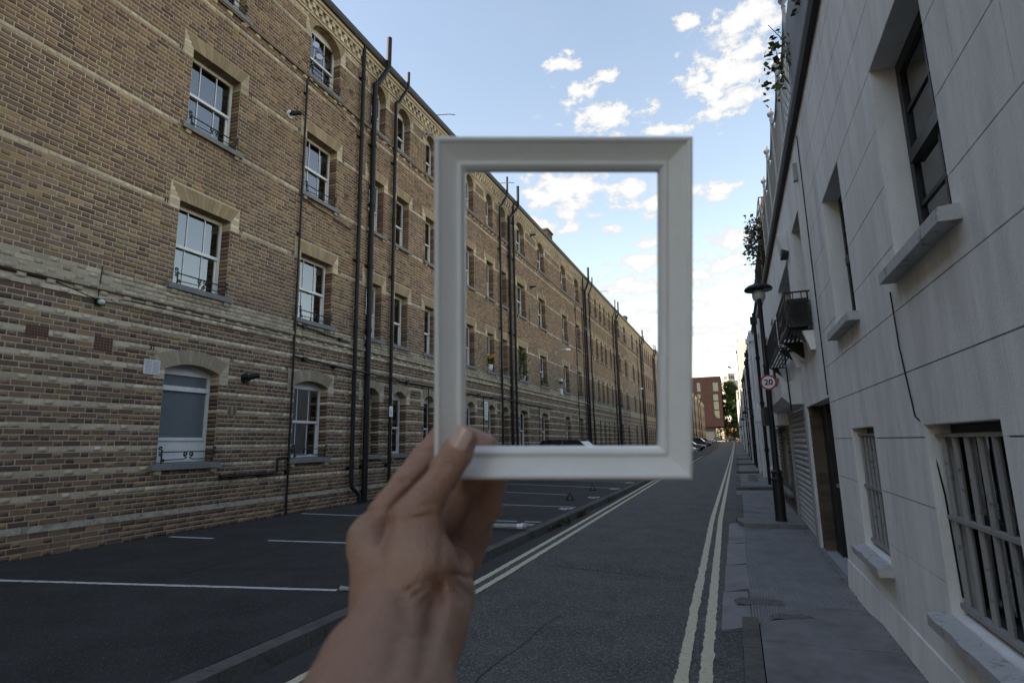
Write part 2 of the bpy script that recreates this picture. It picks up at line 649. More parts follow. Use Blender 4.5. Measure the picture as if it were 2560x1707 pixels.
for (x0, y0, x1, y1, sd) in ((-2.7, 8.15, -.75, 7.8, 3), (-1.9, 3.1, -1.6, 7.3, 5), (-2.2, 9.0, -1.2, 14.5, 8), (-8.6, 5.0, -4.4, 6.2, 11), (-6.4, 5.2, -6.9, 9.8, 14)):
    tb = MB()
    nn_ = 60
    for i in range(nn_ + 1):
        t_ = i / nn_
        cx_, cy_ = x0 + (x1 - x0) * t_, y0 + (y1 - y0) * t_
        cx_ += .10 * mnoise.noise((t_ * 5, sd, 0)) + .02 * mnoise.noise((t_ * 30, sd, 2))
        cy_ += .10 * mnoise.noise((t_ * 5, sd, 9)) + .02 * mnoise.noise((t_ * 30, sd, 6))
        w_ = .004 + .004 * abs(mnoise.noise((t_ * 17, sd, 4)))
        z_ = .0032 if x0 > -3.3 else .13 + .05 * (-3.62 - cx_) / 5.85 + .003
        tb.v += [(cx_ - w_, cy_ - w_, z_), (cx_ + w_, cy_ + w_, z_)]
    for i in range(nn_):
        tb.f.append((2 * i, 2 * i + 1, 2 * i + 3, 2 * i + 2))
        tb.c.append(None)
    struct(tb.build('road_crack', 'black'))
kerb = struct(thing('kerb', None, None))
y = -6.0
i = 0
while y < 44:
    ln = .92
    b = MB()
    j = rnd.uniform(-.008, .008)
    k0, k1 = kx(y), kx(y + ln)
    b.hexa([(k0 - .2, y + .005, -.05), (k0 + j, y + .005, -.05), (k1 + j, y + ln - .005, -.05), (k1 - .2, y + ln - .005, -.05)],
           [(k0 - .2, y + .005, .128 + j / 3), (k0 - .035 + j, y + .005, .125 + j / 3), (k1 - .035 + j, y + ln - .005, .125 + j / 3), (k1 - .2, y + ln - .005, .128 + j / 3)])
    b.build('kerb_stone', 'kerb', kerb)
    y += ln
b = MB()
while y < 200:
    y1 = y + 3
    b.hexa([(kx(y) - .2, y, rise(y) - .05), (kx(y), y, rise(y) - .05), (kx(y1), y1 - .01, rise(y1) - .05), (kx(y1) - .2, y1 - .01, rise(y1) - .05)],
           [(kx(y) - .2, y, rise(y) + .13), (kx(y) - .03, y, rise(y) + .12), (kx(y1) - .03, y1 - .01, rise(y1) + .12), (kx(y1) - .2, y1 - .01, rise(y1) + .13)])
    y = y1
tag(b.build('far_kerb_stones', 'kerb', kerb), kind='stuff')


def ragged_line(name, m, xc, w, y0, y1, step, jit, zoff=.008):
    bb = MB()
    n = int((y1 - y0) / step)
    ph = rnd.uniform(0, 99)
    for i in range(n + 1):
        y = y0 + (y1 - y0) * i / n
        j0 = mnoise.noise((y * 7, ph, 0)) * jit + mnoise.noise((y * 31, ph, 5)) * jit * .8
        j1 = mnoise.noise((y * 7, ph, 9)) * jit + mnoise.noise((y * 31, ph, 3)) * jit * .8
        bb.v.append((xc(y) - w / 2 + j0, y, rise(y) + zoff))
        bb.v.append((xc(y) + w / 2 + j1, y, rise(y) + zoff))
    for i in range(n):
        bb.f.append((2 * i, 2 * i + 1, 2 * i + 3, 2 * i + 2))
        bb.c.append(None)
    return struct(bb.build(name, m))


def rline(off):
    return lambda y: off - .135 * min(1, max(0, (y - 3) / 10)) - .0009 * max(0, y - 13)


def lline(off):
    return lambda y: off - .3 * min(1, max(0, (y - 7) / 17)) - .0065 * max(0, min(y, 80) - 24) - (.00008 * (y - 60) ** 2 if y > 60 else 0)


ragged_line('yellow_line', 'yellow', rline(-.475), .085, -4, 60, .04, .012)
ragged_line('yellow_line', 'yellow', rline(-.315), .088, -4, 60, .04, .013)
ragged_line('yellow_line', 'yellow', lline(-3.06), .085, -4, 60, .05, .01)
ragged_line('yellow_line', 'yellow', lline(-2.87), .085, -4, 60, .05, .01)
for off, f in ((-.475, rline), (-.315, rline), (-3.06, lline), (-2.87, lline)):
    ragged_line('yellow_line', 'yellow', f(off), .085, 60, 200, 1.2, .004)


def bz(x, y):
    return rise(y) + .13 + .05 * (-3.62 - x) / 5.85 + .004


def seg_line(p, q, w=.075):
    p, q = Vector((*p, 0)), Vector((*q, 0))
    d = (q - p)
    n = max(2, int(d.length / .06))
    u = d.normalized()
    s = Vector((-u.y, u.x, 0))
    bb = MB()
    ph = rnd.uniform(0, 50)
    for i in range(n + 1):
        c = p + d * (i / n)
        for sg in (-1, 1):
            e = c + s * sg * (w / 2 + mnoise.noise((i * .7, ph, sg * 3)) * .012)
            bb.v.append((e.x, e.y, bz(e.x, e.y)))
    for i in range(n):
        bb.f.append((2 * i, 2 * i + 1, 2 * i + 3, 2 * i + 2))
        bb.c.append(None)
    return struct(bb.build('bay_line', 'white'))


for p, q in [((-9.3, 4.1), (-4.1, 5.27)), ((-9.2, 7.29), (-8.3, 7.39)), ((-7.24, 7.52), (-5.2, 7.82)), ((-3.95, 8.13), (-3.66, 8.15)),
             ((-9.3, 10.6), (-6.2, 10.66)), ((-4.9, 10.73), (-4.15, 10.79)), ((-4.0, 10.8), (-3.66, 10.83)), ((-9.2, 13.6), (-3.68, 13.48)),
             ((-9.0, 17.3), (-4.77, 16.48)), ((-9.2, 20.5), (-3.68, 19.07)), ((-9.2, 23.0), (-3.7, 21.9))]:
    seg_line(p, q)
for k in range(1, 38):
    yy = 21.9 + 2.8 * k
    seg_line((-9.2, yy + 1.1), (-3.75 - (.00008 * (yy - 60) ** 2 if yy > 60 else 0), yy))
for s, y in (('49', 7.55), ('47', 10.37), ('45', 13.08), ('43', 15.85), ('41', 18.8), ('39', 21.7)):
    me = text_mesh(s, .44, 'white', 'bay_number', .010)
    o = struct(ob('bay_number', me, None, (-3.80 if y > 8 else -3.79, y, bz(-3.8, y) + .002)))
    o.rotation_euler = (0, 0, R(90))
# right pavement -------------------------------------------------------------
pav = struct(thing('pavement', None, None))


def kerb_run(y0, y1, x0, x1, z1, ln=.9, parent=pav):
    y = y0
    while y < y1 - .05:
        e = min(y + ln, y1)
        j = rnd.uniform(-.006, .006)
        MB().hexa([(x0 + j, y + .004, -.05), (x1, y + .004, -.05), (x1, e - .004, -.05), (x0 + j, e - .004, -.05)],
                  [(x0 + .012 + j, y + .004, z1 - .004), (x1, y + .004, z1), (x1, e - .004, z1), (x0 + .012 + j, e - .004, z1 - .004)]).build('kerb_stone', 'kerb', parent)
        y = e


kerb_run(-6, 5.72, -.09, .047, .10, .84)
ys = [-6, -4.6, -3.4, -2.2, -1.0, .2, 1.4, 2.6, 3.85, 5.1]
for a, c in zip(ys[:-1], ys[1:]):
    bx(.056, RX + .05, a + .004, c - .004, -.05, .100 + rnd.uniform(-.002, .002)).build('paving_slab', 'slab', pav)
# last slab dips to the crossing with a curved broken edge
b = MB()
cur = [(.056, 5.73), (.16, 6.02), (.32, 6.27), (.55, 6.42), (.8, 6.5), (RX + .05, 6.42)]
bot = [(.056, 5.104), (.16, 5.104), (.32, 5.104), (.55, 5.104), (.8, 5.104), (RX + .05, 5.104)]
for i in range(5):
    for (t0, t1) in ((0, .55), (.55, 1)):
        q = []
        for (pa, pb, t) in ((bot[i], cur[i], t0), (bot[i + 1], cur[i + 1], t0), (bot[i + 1], cur[i + 1], t1), (bot[i], cur[i], t1)):
            x = pa[0] + (pb[0] - pa[0]) * t
            y = pa[1] + (pb[1] - pa[1]) * t
            q.append((x, y, .10 - (.062 * ((t - .55) / .45) if t > .55 else 0)))
        b.hexa([(p[0], p[1], -.05) for p in q], q)
b.build('paving_slab', 'slab', pav)
# ribbed vehicle crossing
b = MB()
nr = 40
xs = []
for i in range(nr + 1):
    x = .0 + (RX + .05) * i / nr
    xs += [(x, 0.0), (x + .35 * RX / nr, .008), (x + .65 * RX / nr, .008)]
yy = [5.75, 6.6, 7.5, 9, 10.5, 11.8, 12.4]
zz = [.036, .034, .03, .028, .03, .03, .03]
for j, y in enumerate(yy):
    for (x, h) in xs:
        b.v.append((x - .05 * (y - 6) / 6 * (1 - x), y, zz[j] + h))
for j in range(len(yy) - 1):
    for i in range(len(xs) - 1):
        a = j * len(xs) + i
        b.f.append((a, a + 1, a + 1 + len(xs), a + len(xs)))
        b.c.append(None)
b.build('ribbed_crossing', 'rib', pav)
for (a, c) in ((5.55, 6.9), (6.908, 8.3), (8.308, 9.95), (9.958, 12.3)):
    MB().hexa([(-.27, a, -.05), (0, a + .12, -.05), (-.02, c + .1 if c > 12 else c, -.05), (-.285, c, -.05)],
              [(-.255, a, .014), (.0, a + .12, .037), (-.02, c + .1 if c > 12 else c, .037), (-.27, c, .014)]).build('crossing_margin', 'rib', pav)
b = MB()
def blob(pts, amp, seed):
    out = []
    for i in range(len(pts)):
        p_, q_ = Vector(pts[i]), Vector(pts[(i + 1) % len(pts)])
        for k_ in range(7):
            c_ = p_ + (q_ - p_) * (k_ / 7)
            out.append((c_.x + amp * mnoise.noise((c_.x * 23, c_.y * 23, seed)), c_.y + 1.6 * amp * mnoise.noise((c_.x * 23, c_.y * 23, seed + 7))))
    return out


b.extrude(blob([(-.12, 6.34), (.3, 6.40), (.3, 6.58), (.1, 6.64), (-.1, 6.6), (-.16, 6.5)], .035, 1), .040, .044, 'z')
b.build('tar_patch', 'tar', pav)
b = MB()
b.extrude(blob([(.16, 5.86), (.40, 5.92), (.52, 5.84), (.33, 5.74), (.14, 5.70)], .03, 4), .099, .1015, 'z')
b.build('tar_patch', 'tar', pav)
# raised pavement with rounded corner, then a chain of raised bits and dips
def raised(y0, y1, dip, first=False, g=0.0):
    z = .115 + g
    fr = [(-.12, y0 + .55), (-.09, y0 + .27), (-.02, y0 + .08), (.1, y0 - .03), (.4, y0 - .02), (.8, y0), (RX, y0 + .02)] if first else [(-.14, y0), (RX, y0 + .15)]
    bb = MB()
    poly = fr + [(RX, y0 + .75), (-.12, y0 + .75)]
    bb.extrude(poly, -.05, z, 'z')
    bb.build('kerb_return', 'kerb' if not first else 'slab', pav)
    kk = y0 + .758
    xk = -.14
    while kk < y1:
        e = min(kk + .9, y1)
        bx(xk, xk + .14, kk, e - .008, -.05, z).build('kerb_stone', 'kerb', pav)
        bx(xk + .148, RX, kk, e - .008, -.05, z + rnd.uniform(-.003, .003)).build('paving_slab', 'slab', pav)
        kk = e
    MB().hexa([(xk, y1, -.05), (RX, y1, -.05), (RX, dip, -.05), (xk, dip, -.05)], [(xk, y1, z), (RX, y1, z), (RX, dip, .035 + g), (xk, dip, .02 + g)]).build('crossing_ramp', 'slab', pav)


raised(11.7, 17.6, 20.2, True)
raised(20.21, 27, 30)
raised(30.01, 37, 39.8)
raised(39.81, 47, 50.6)
raised(50.61, 59, 61.8)
b = MB()
y = 61.81
while y < 204:
    g0, g1 = rise(y), rise(y + 9)
    b.hexa([(-.2, y, -.05), (RX, y, -.05), (RX, y + 8.6, -.05), (-.2, y + 8.6, -.05)], [(-.2, y, g0 + .12), (RX, y, g0 + .12), (RX, y + 8.6, g1 + .12), (-.2, y + 8.6, g1 + .12)])
    b.hexa([(-.2, y + 8.61, -.05), (RX, y + 8.61, -.05), (RX, y + 11, -.05), (-.2, y + 11, -.05)], [(-.2, y + 8.61, g1 + .11), (RX, y + 8.61, g1 + .11), (RX, y + 11, g1 + .03), (-.2, y + 11, g1 + .03)])
    y += 11.01
tag(b.build('far_paving', 'slab', pav), kind='stuff')
# block on the pavement by the second house
tag(MB().hexa([(.28, 23.2, .11), (.62, 23.2, .11), (.62, 23.7, .11), (.28, 23.7, .11)], [(.31, 23.23, .34), (.59, 23.23, .34), (.59, 23.67, .34), (.31, 23.67, .34)]).build('concrete_block', 'slab'),
    'low grey concrete block on the pavement beyond the lamp post', 'block')

# ------------------------------------------------------------------ the tenement
C = .08625
ZA = 3.407


def zc(n):
    return ZA + C * n


T = 25.95
WIDE = [7.13, 10.38, 25.26, 28.55]
NARROW = [13.04, 14.48, 16.31, 17.95, 19.52, 21.55, 23.12]
COLS = []
for p in range(-1, 8):
    for s in WIDE: COLS.append((s + p * T, s + p * T + 1.175, 'w'))
    for s in NARROW: COLS.append((s + p * T, s + p * T + .75, 'n'))
COLS = sorted(c for c in COLS if c[0] > -6 and c[1] < 204)
S_END, S_BRICK = 205.0, 56.4
S_BEG = -7.0
FLOORS = [('g', 1.409, 3.09, .13, 3.49), ('1', 4.68, 6.31, 0, 6.61), ('2', 7.877, 9.52, 0, 9.82), ('3', 11.117, 12.36, .42, 12.98)]
tenement = thing('brick_tenement', 'long four-storey brown brick tenement with buff stripes along the left side', 'building', (FX, 0, 0))
TX = FX                            # children are modelled around the tenement's own origin


def crown(fl, kind):
    r = fl[3]
    if fl[0] == 'g': return .13 if kind == 'w' else .18
    if fl[0] == '3': return .42 if kind == 'w' else .34
    return 0


LIGHT = {4 * k for k in range(-7, 3)} | {32, 51, 69, 85, 102}
BUFFC = {10, 11, 12, 13}
OPENS = []                         # s0, s1, z0, z1 (opening incl. arch box)
for (a, b_, k) in COLS:
    for fl in FLOORS:
        OPENS.append((a, b_, fl[1], fl[2] + crown(fl, k), fl[0], k))


def excl(z, s_max):
    """intervals without plain bricks at height z: (s0, s1, reveal?)"""
    out = []
    for (a, b_, z0, z1, fl, k) in OPENS:
        if a > s_max: continue
        top = [f for f in FLOORS if f[0] == fl][0]
        if z0 - .001 < z < top[2] - .2:
            out.append((a, b_, True))
        elif top[2] - .2 <= z < top[4]:
            out.append((a - .21, b_ + .21, False))
        elif z0 - .115 < z <= z0:
            out.append((a - .13, b_ + .13, False))
    out.sort()
    return out


bricks = []                        # s0, s1, z, x_front, depth, colour
n0, n1 = -39, 108
for n in range(n0, n1 + 1):
    z = zc(n)
    if z - C / 2 < .06 or n >= 109: continue
    if -33 <= n <= -33: continue                     # plinth cap course
    xo = 0.0
    if n < -33: xo = .035
    if n in (10,): xo = .07
    if n == 8: xo = .03
    if n == 86: xo = .0
    if n in (11, 12, 13): xo = .022
    ex = excl(z, S_BRICK)
    ivs = []
    cur = S_BEG
    rev = False
    for (a, b_, rv) in ex:
        if a > cur: ivs.append((cur, a, rev, rv))
        cur = max(cur, b_)
        rev = rv
    ivs.append((cur, S_BRICK, rev, False))
    plin = n < -33 and n % 2 == 0
    mods = []
    s = S_BEG - .4 + (n % 2) * .1941 + (rnd.uniform(-.01, .01))
    k = 0
    while s < S_BRICK + .3:
        ln = .2588 if (k % 2 == 0 or plin) else .1294
        mods.append((s, s + ln, k % 2))
        s += ln
        k += 1
    mi = 0
    for (a, b_, r0, r1) in ivs:
        if b_ - a < .04: continue
        lst = []
        while mi > 0 and mods[mi - 1][1] > a: mi -= 1
        while mi < len(mods) and mods[mi][1] <= a: mi += 1
        j = mi
        while j < len(mods) and mods[j][0] < b_:
            m0, m1, hd = mods[j]
            c0, c1 = max(m0, a), min(m1, b_)
            if lst and (c1 - c0 < .05 or lst[-1][1] - lst[-1][0] < .05):
                lst[-1][1] = c1
            else:
                lst.append([c0, c1, hd])
            j += 1
        for q, (c0, c1, hd) in enumerate(lst):
            dep = .024
            if (q == 0 and r0) or (q == len(lst) - 1 and r1): dep = .30
            if n == 9:               # dentil course: headers stand out
                if hd and rnd.random() < .97:
                    col = BUFFS[rnd.randrange(5)]
                    xo2 = .035
                else:
                    col = BROWNS[rnd.randrange(9)]
                    xo2 = -.01
            elif n == 87:
                if hd:
                    col, xo2 = BUFFS[rnd.randrange(5)], .035
                else:
                    col, xo2 = BROWNS[rnd.randrange(9)], 0
            else:
                xo2 = xo
                lt = n in LIGHT or n in BUFFC or n >= 107
                pal = BUFFS if lt else BROWNS
                col = pal[rnd.randrange(len(pal))]
                if n in BUFFC:
                    col = tuple(v * .78 for v in col)
                if not lt and rnd.random() < .06: col = (.26, .19, .10)
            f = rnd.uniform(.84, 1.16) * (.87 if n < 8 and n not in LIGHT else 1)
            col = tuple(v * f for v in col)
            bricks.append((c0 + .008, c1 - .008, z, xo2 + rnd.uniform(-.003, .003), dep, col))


def vis(bk):
    s = (bk[0] + bk[1]) / 2
    P = Vector((FX, s, bk[2])) - EYE
    dz = P.dot(fw)
    if dz < .5: return 0
    u = 1280 + FPX * P.dot(rt) / dz
    v = 853.5 - FPX * P.dot(up) / dz
    if not (8 < u < 2550 and 8 < v < 1700): return 0
    return (bk[1] - bk[0]) * abs(P.x) / P.length ** 3


order = sorted(range(len(bricks)), key=lambda i: -vis(bricks[i]))
single = set(order[:300])
H2 = C / 2 - .0085
QUADS = np.array([[1, 2, 6, 5], [0, 1, 5, 4], [2, 3, 7, 6], [4, 5, 6, 7], [0, 3, 2, 1]])


def brick_arrays(bl):
    V = np.zeros((len(bl), 8, 3), np.float32)
    A = np.array([(b[0], b[1], b[2], b[3], b[4]) for b in bl], np.float32)
    s0, s1, z, xo, dep = A.T
    xf, xb = xo, xo * 0 - dep
    for i, (X, Y, sg) in enumerate([(xb, s0, -1), (xf, s0, -1), (xf, s1, -1), (xb, s1, -1), (xb, s0, 1), (xf, s0, 1), (xf, s1, 1), (xb, s1, 1)]):
        V[:, i, 0], V[:, i, 1], V[:, i, 2] = X, Y, z + sg * H2
    F = (np.arange(len(bl))[:, None, None] * 8 + QUADS[None]).reshape(-1, 4)
    Cc = np.repeat(np.array([b[5] for b in bl], np.float32), 5, axis=0)
    return V.reshape(-1, 3), F, Cc


def np_mesh(name, V, F, Cc, m):
    me = D.meshes.new(name)
    me.vertices.add(len(V))
    me.vertices.foreach_set('co', V.astype(np.float32).ravel())
    me.loops.add(F.size)
    me.loops.foreach_set('vertex_index', F.astype(np.int32).ravel())
    me.polygons.add(len(F))
    me.polygons.foreach_set('loop_start', np.arange(0, F.size, F.shape[1], dtype=np.int32))
    if Cc is not None:
        a = me.attributes.new('col', 'FLOAT_COLOR', 'FACE')
        a.data.foreach_set('color', np.concatenate([Cc, np.ones((len(Cc), 1), np.float32)], 1).astype(np.float32).ravel())
    me.update(calc_edges=True)
    me.validate()
    me.materials.append(MT[m] if isinstance(m, str) else m)
    return me


V, F, Cc = brick_arrays([bricks[i] for i in range(len(bricks)) if i not in single])
tag(ob('brickwork', np_mesh('brickwork', V, F, Cc, 'brick'), tenement), kind='stuff')
unit = {}
for i in single:
    s0, s1, z, xo, dep, col = bricks[i]
    key = tuple(int(c * 40) for c in col)
    if key not in unit:
        b = MB()
        b.box(-1, 0, -.5, .5, -.5, .5, col)
        unit[key] = b.mesh('brick', 'brick')
    o = ob('brick', unit[key], tenement, (xo, (s0 + s1) / 2, z))
    o.scale = (dep + xo, s1 - s0, 2 * H2)

# backing (mortar) sheet with openings; beyond the single bricks it carries the brick pattern
def holed_sheet(s0, s1, z0, z1, x, m, name, lining=False):
    ops = [o for o in OPENS if o[1] > s0 and o[0] < s1]
    ss = sorted({s0, s1} | {o[0] for o in ops if o[0] > s0} | {o[1] for o in ops if o[1] < s1})
    bb = MB()
    for a, c in zip(ss[:-1], ss[1:]):
        mid = (a + c) / 2
        hs = sorted((o[2], o[3]) for o in ops if o[0] < mid < o[1])
        cur = z0
        for (h0, h1) in hs:
            bb.face([(x, a, cur), (x, c, cur), (x, c, h0), (x, a, h0)])
            cur = h1
        bb.face([(x, a, cur), (x, c, cur), (x, c, z1), (x, a, z1)])
    if lining:
        for (a, c, h0, h1, fl, k) in ops:
            for q in ([(x, a, h0), (x - .29, a, h0), (x - .29, a, h1), (x, a, h1)], [(x, c, h0), (x - .29, c, h0), (x - .29, c, h1), (x, c, h1)],
                      [(x, a, h1), (x - .29, a, h1), (x - .29, c, h1), (x, c, h1)]):
                bb.face(q)
    return bb.build(name, m, tenement, recalc=False)


holed_sheet(S_BEG, S_BRICK, 0, 13.3, -.0045, 'mortar', 'wall')
holed_sheet(S_BRICK, S_END, 0, 13.3, -.002, 'farbrick', 'wall', True)
b = MB()
b.box(-.0046, .029, S_BEG, S_BRICK, 0, zc(-33) - .044)
b.box(-.0046, .064, S_BEG, S_BRICK, zc(10) - C / 2 + .004, zc(10) + C / 2 - .004)
for (a_, c_) in [(S_BEG, S_BRICK)]:
    cur_ = a_
    for (e0, e1) in sorted((o[0] - .13, o[1] + .13) for o in OPENS if o[4] == '1' and o[1] < S_BRICK) + [(c_, c_)]:
        if e0 > cur_: b.box(-.0046, .016, cur_, e0, zc(11) - C / 2, zc(13) + C / 2)
        cur_ = e1
b.box(-.0046, .024, S_BEG, S_BRICK, zc(8) - C / 2 + .004, zc(8) + C / 2 - .004)
tag(b.build('mortar_bed', 'mortar', tenement), kind='stuff')
# far stripes as thin courses
b = MB()
for n in sorted(LIGHT | {9, 10, 11, 12, 13, 107, 108}):
    z = zc(n)
    for (a, c) in [(S_BRICK, S_END)]:
        ex = sorted((o[0], o[1]) for o in OPENS if o[2] - .1 < z < o[3] + .05 and o[0] > a)
        cur = a
        for (e0, e1) in ex + [(c, c)]:
            if e0 > cur + .05:
                b.box(-.02, .012, cur, e0, z - C / 2 + .006, z + C / 2 - .006)
            cur = e1
tag(b.build('far_stripes', 'buff', tenement), kind='stuff')
# room backs, ends and roof
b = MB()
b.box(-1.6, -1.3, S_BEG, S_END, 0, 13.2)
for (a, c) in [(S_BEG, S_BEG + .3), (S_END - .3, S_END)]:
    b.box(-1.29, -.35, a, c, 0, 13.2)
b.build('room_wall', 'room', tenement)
bx(-7, -.01, -26, S_BEG - .002, 0, 13.3).build('sun_block_wing', 'farbrick', tenement)  # unseen extension of the tenement, added to keep the sun off the near street
b = MB()
for z in (.4, 3.95, 7.15, 10.3, 13.1):
    b.box(-1.28, -.32, S_BEG + .31, S_END - .31, z, z + .12)
b.build('floor_slab', 'room', tenement)
b = MB()
b.face([(.05, S_BEG, 13.46), (.05, S_END, 13.46), (-3.4, S_END, 15.2), (-3.4, S_BEG, 15.2)])
b.face([(-7, S_BEG, 13.3), (-7, S_END, 13.3), (-3.4, S_END, 15.2), (-3.4, S_BEG, 15.2)])
b.face([(-7, S_BEG, 0), (-7, S_END, 0), (-7, S_END, 13.3), (-7, S_BEG, 13.3)])
b.face([(-7, S_END, 0), (-1.3, S_END, 0), (-1.3, S_END, 13.4), (-3.4, S_END, 15.2), (-7, S_END, 13.3)])
b.face([(-7, S_BEG, 0), (-1.3, S_BEG, 0), (-1.3, S_BEG, 13.4), (-3.4, S_BEG, 15.2), (-7, S_BEG, 13.3)])
b.build('roof', 'slate', tenement, recalc=False)
# plinth cap, upper string, cornice and gutter
b = MB()
s = S_BEG
while s < 60:
    e = s + .95 + rnd.uniform(-.2, .2)
    b.hexa([(-.02, s, zc(-33) - .043), (.045, s, zc(-33) - .043), (.045, e - .006, zc(-33) - .043), (-.02, e - .006, zc(-33) - .043)],
           [(-.02, s, zc(-33) + .043), (.006, s, zc(-33) + .043), (.006, e - .006, zc(-33) + .043), (-.02, e - .006, zc(-33) + .043)])
    s = e
b.box(-.02, .045, 60, S_END, zc(-33) - .043, zc(-33) + .04)
b.build('plinth_cap', 'capstone', tenement)
b = MB()
s = S_BEG
while s < S_END:
    e = s + (1.3 if s < 60 else 12)
    b.box(-.02, .06, s, min(e - .006, S_END), 10.965, 11.03)
    s = e
b.build('string_course', 'ledge', tenement)
b = MB()
b.box(-.02, .03, S_BEG, S_END, 12.79, 12.86)
b.box(-.02, .075, S_BEG, S_END, 13.16, 13.25)
b.box(-.02, .11, S_BEG, S_END, 13.255, 13.36)
b.box(-.04, .0, S_BEG, S_END, 12.865, 13.155)
b.build('cornice', 'buff', tenement)
b = MB()
s = S_BEG
while s < 110:
    for row in (0, 1):
        f = rnd.uniform(.85, 1.15)
        b.box(.001, .055 + .012 * row, s + row * .13, s + .125 + row * .13, 12.87 + row * .143, 13.007 + row * .143, tuple(v * f for v in BUFFS[rnd.randrange(5)]))
    s += .26
tag(b.build('dentil', 'brick', tenement), kind='stuff')
b = MB()
b.extrude([(.04, 13.37), (.17, 13.37), (.21, 13.44), (.215, 13.545), (.195, 13.545), (.19, 13.46), (.06, 13.42), (.04, 13.47)], S_BEG, S_END, 'y')
b.build('gutter', 'lead', tenement)

# arches and flat lintels ------------------------------------------------------
def voussoirs(w, fl, kind):
    """built around the opening's left jamb at s = 0"""
    zs, zt, r = fl[2], fl[4], crown(fl, kind)
    bb = MB()
    n = max(7, int(w / .078))
    hw = w / 2
    for i in range(n):
        t0, t1 = -1 + 2 * i / n, -1 + 2 * (i + 1) / n
        f = rnd.uniform(.82, 1.12)
        col = tuple(v * f for v in (.345, .255, .16))
        if fl[0] == 'g': col = tuple(v * f for v in (.36, .285, .205))
        if r:
            lo = lambda t: zs + r * math.sqrt(max(0, 1 - t * t)) if fl[0] == '3' else zs + r * (1 - t * t)
        else:
            lo = lambda t: zs
        fl_ = .19 / hw
        if fl[0] == '3':
            hi = lambda t: (min(zt - .02, zs + .19 + (r) * math.sqrt(max(0, 1 - (t * .93) ** 2)) + .02))
        elif fl[0] == 'g':
            hi = lambda t: zt - .16 * t * t
        else:
            hi = lambda t: zt - .003
        g = .0018
        q = [(t0 * hw + g + hw, lo(t0)), (t1 * hw - g + hw, lo(t1)), (t1 * hw * (1 + fl_) - g + hw, hi(t1)), (t0 * hw * (1 + fl_) + g + hw, hi(t0))]
        jx = rnd.uniform(-.002, .002)
        bb.hexa([(-.29, q[0][0], q[0][1]), (.004 + jx, q[0][0], q[0][1]), (.004 + jx, q[1][0], q[1][1]), (-.29, q[1][0], q[1][1])],
                [(-.29, q[3][0], q[3][1]), (.004 + jx, q[3][0], q[3][1]), (.004 + jx, q[2][0], q[2][1]), (-.29, q[2][0], q[2][1])], col)
    # springer blocks and infill brick round the arch
    zb = zs - .2
    rows = int(round((zt - zb) / C))
    h = (zt - zb) / rows
    for side in (0, 1):
        for k in range(rows):
            za = zb + k * h
            top = za + h
            if za > zs - .01 and not fl[0] == '3':
                frac = (za + h / 2 - zs) / (zt - zs)
                inner = .19 * max(0, min(1, frac)) + .006
            elif za > zs - .01:
                inner = -.5
                frac = (za + h / 2 - zs) / (zt - zs)
                inner = .205 - .0 if frac < .35 else (.12 if frac < .7 else -.02)
                inner = min(inner, .19)
            else:
                inner = 0
            if .205 - inner < .03: continue
            f = rnd.uniform(.85, 1.12)
            col = tuple(v * f for v in BUFFS[rnd.randrange(5)])
            a, c = (-.205, -inner) if side == 0 else (w + inner, w + .205)
            bb.box(-.29 if inner == 0 else -.03, .003, a, c, za + .005, top - .005, col)
    bb.box(-.02, -.006, -.205, -.001 if not r else -.001, zb, zt, (.3, .26, .2))
    bb.box(-.02, -.006, w + .001, w + .205, zb, zt, (.3, .26, .2))
    if fl[0] == '3':               # infill above the arch
        for i in range(n * 2):
            t0, t1 = -1.2 + 2.4 * i / (2 * n), -1.2 + 2.4 * (i + 1) / (2 * n)
            hi = lambda t: (min(zt - .02, zs + .21 + r * math.sqrt(max(0, 1 - min(1, (t * .78) ** 2)))))
            m_ = max(hi(t0), hi(t1))
            if m_ < 12.78:
                bb.box(-.02, .0, hw + t0 * hw, hw + t1 * hw, m_, 12.785, tuple(v * rnd.uniform(.85, 1.1) for v in (.35, .265, .165)))
    return bb.mesh('lintel', 'brick')


# windows ------------------------------------------------------------------------
WX = -.265                          # sash plane behind the wall face


def scroll(cx, cz, r, turns, a0, sg, x, tr=.006):
    pts = []
    for i in range(int(turns * 14) + 1):
        a = a0 + sg * 2 * math.pi * i / 14
        rr = r * (1 - .72 * i / (turns * 14))
        pts.append((x, cx + rr * math.cos(a), cz + rr * math.sin(a)))
    return pts


def guard(w, h=.26):
    bb = MB()
    x = .035
    for s, sg in ((.06, -1), (w - .06, 1)):
        bb.tube([(x, s, 0), (x, s, h - .02)], .015, 6)
        bb.tube(scroll(s + sg * .035, h, .035, 1.1, math.pi if sg > 0 else 0, -sg, x), .013, 5)
        bb.tube(scroll(s + sg * .03, h - .1, .028, 1.1, math.pi if sg > 0 else 0, sg, x), .010, 5)
        bb.tube(scroll(s - sg * .035, .05, .028, 1.1, math.pi if sg < 0 else 0, sg, x), .0115, 5)
    bb.tube([(x, .0, h - .06), (x, w, h - .06)], .012, 6)
    m = w / 2
    for sg in (-1, 1):
        bb.tube([(x, m + sg * .33, .065), (x, m + sg * .1, .068), (x, m + sg * .03, .09)], .009, 5)
        bb.tube([(x, m + sg * .03, .09)] + scroll(m + sg * .055, h - .105, .045, 1.3, math.pi * 1.5, sg * 1, x), .0115, 5)
        bb.tube([(x, s_ := (m + sg * .33), .065), (x, m + sg * (w / 2 - .09), .055)], .009, 5)
    return bb.mesh('window_guard', 'iron')


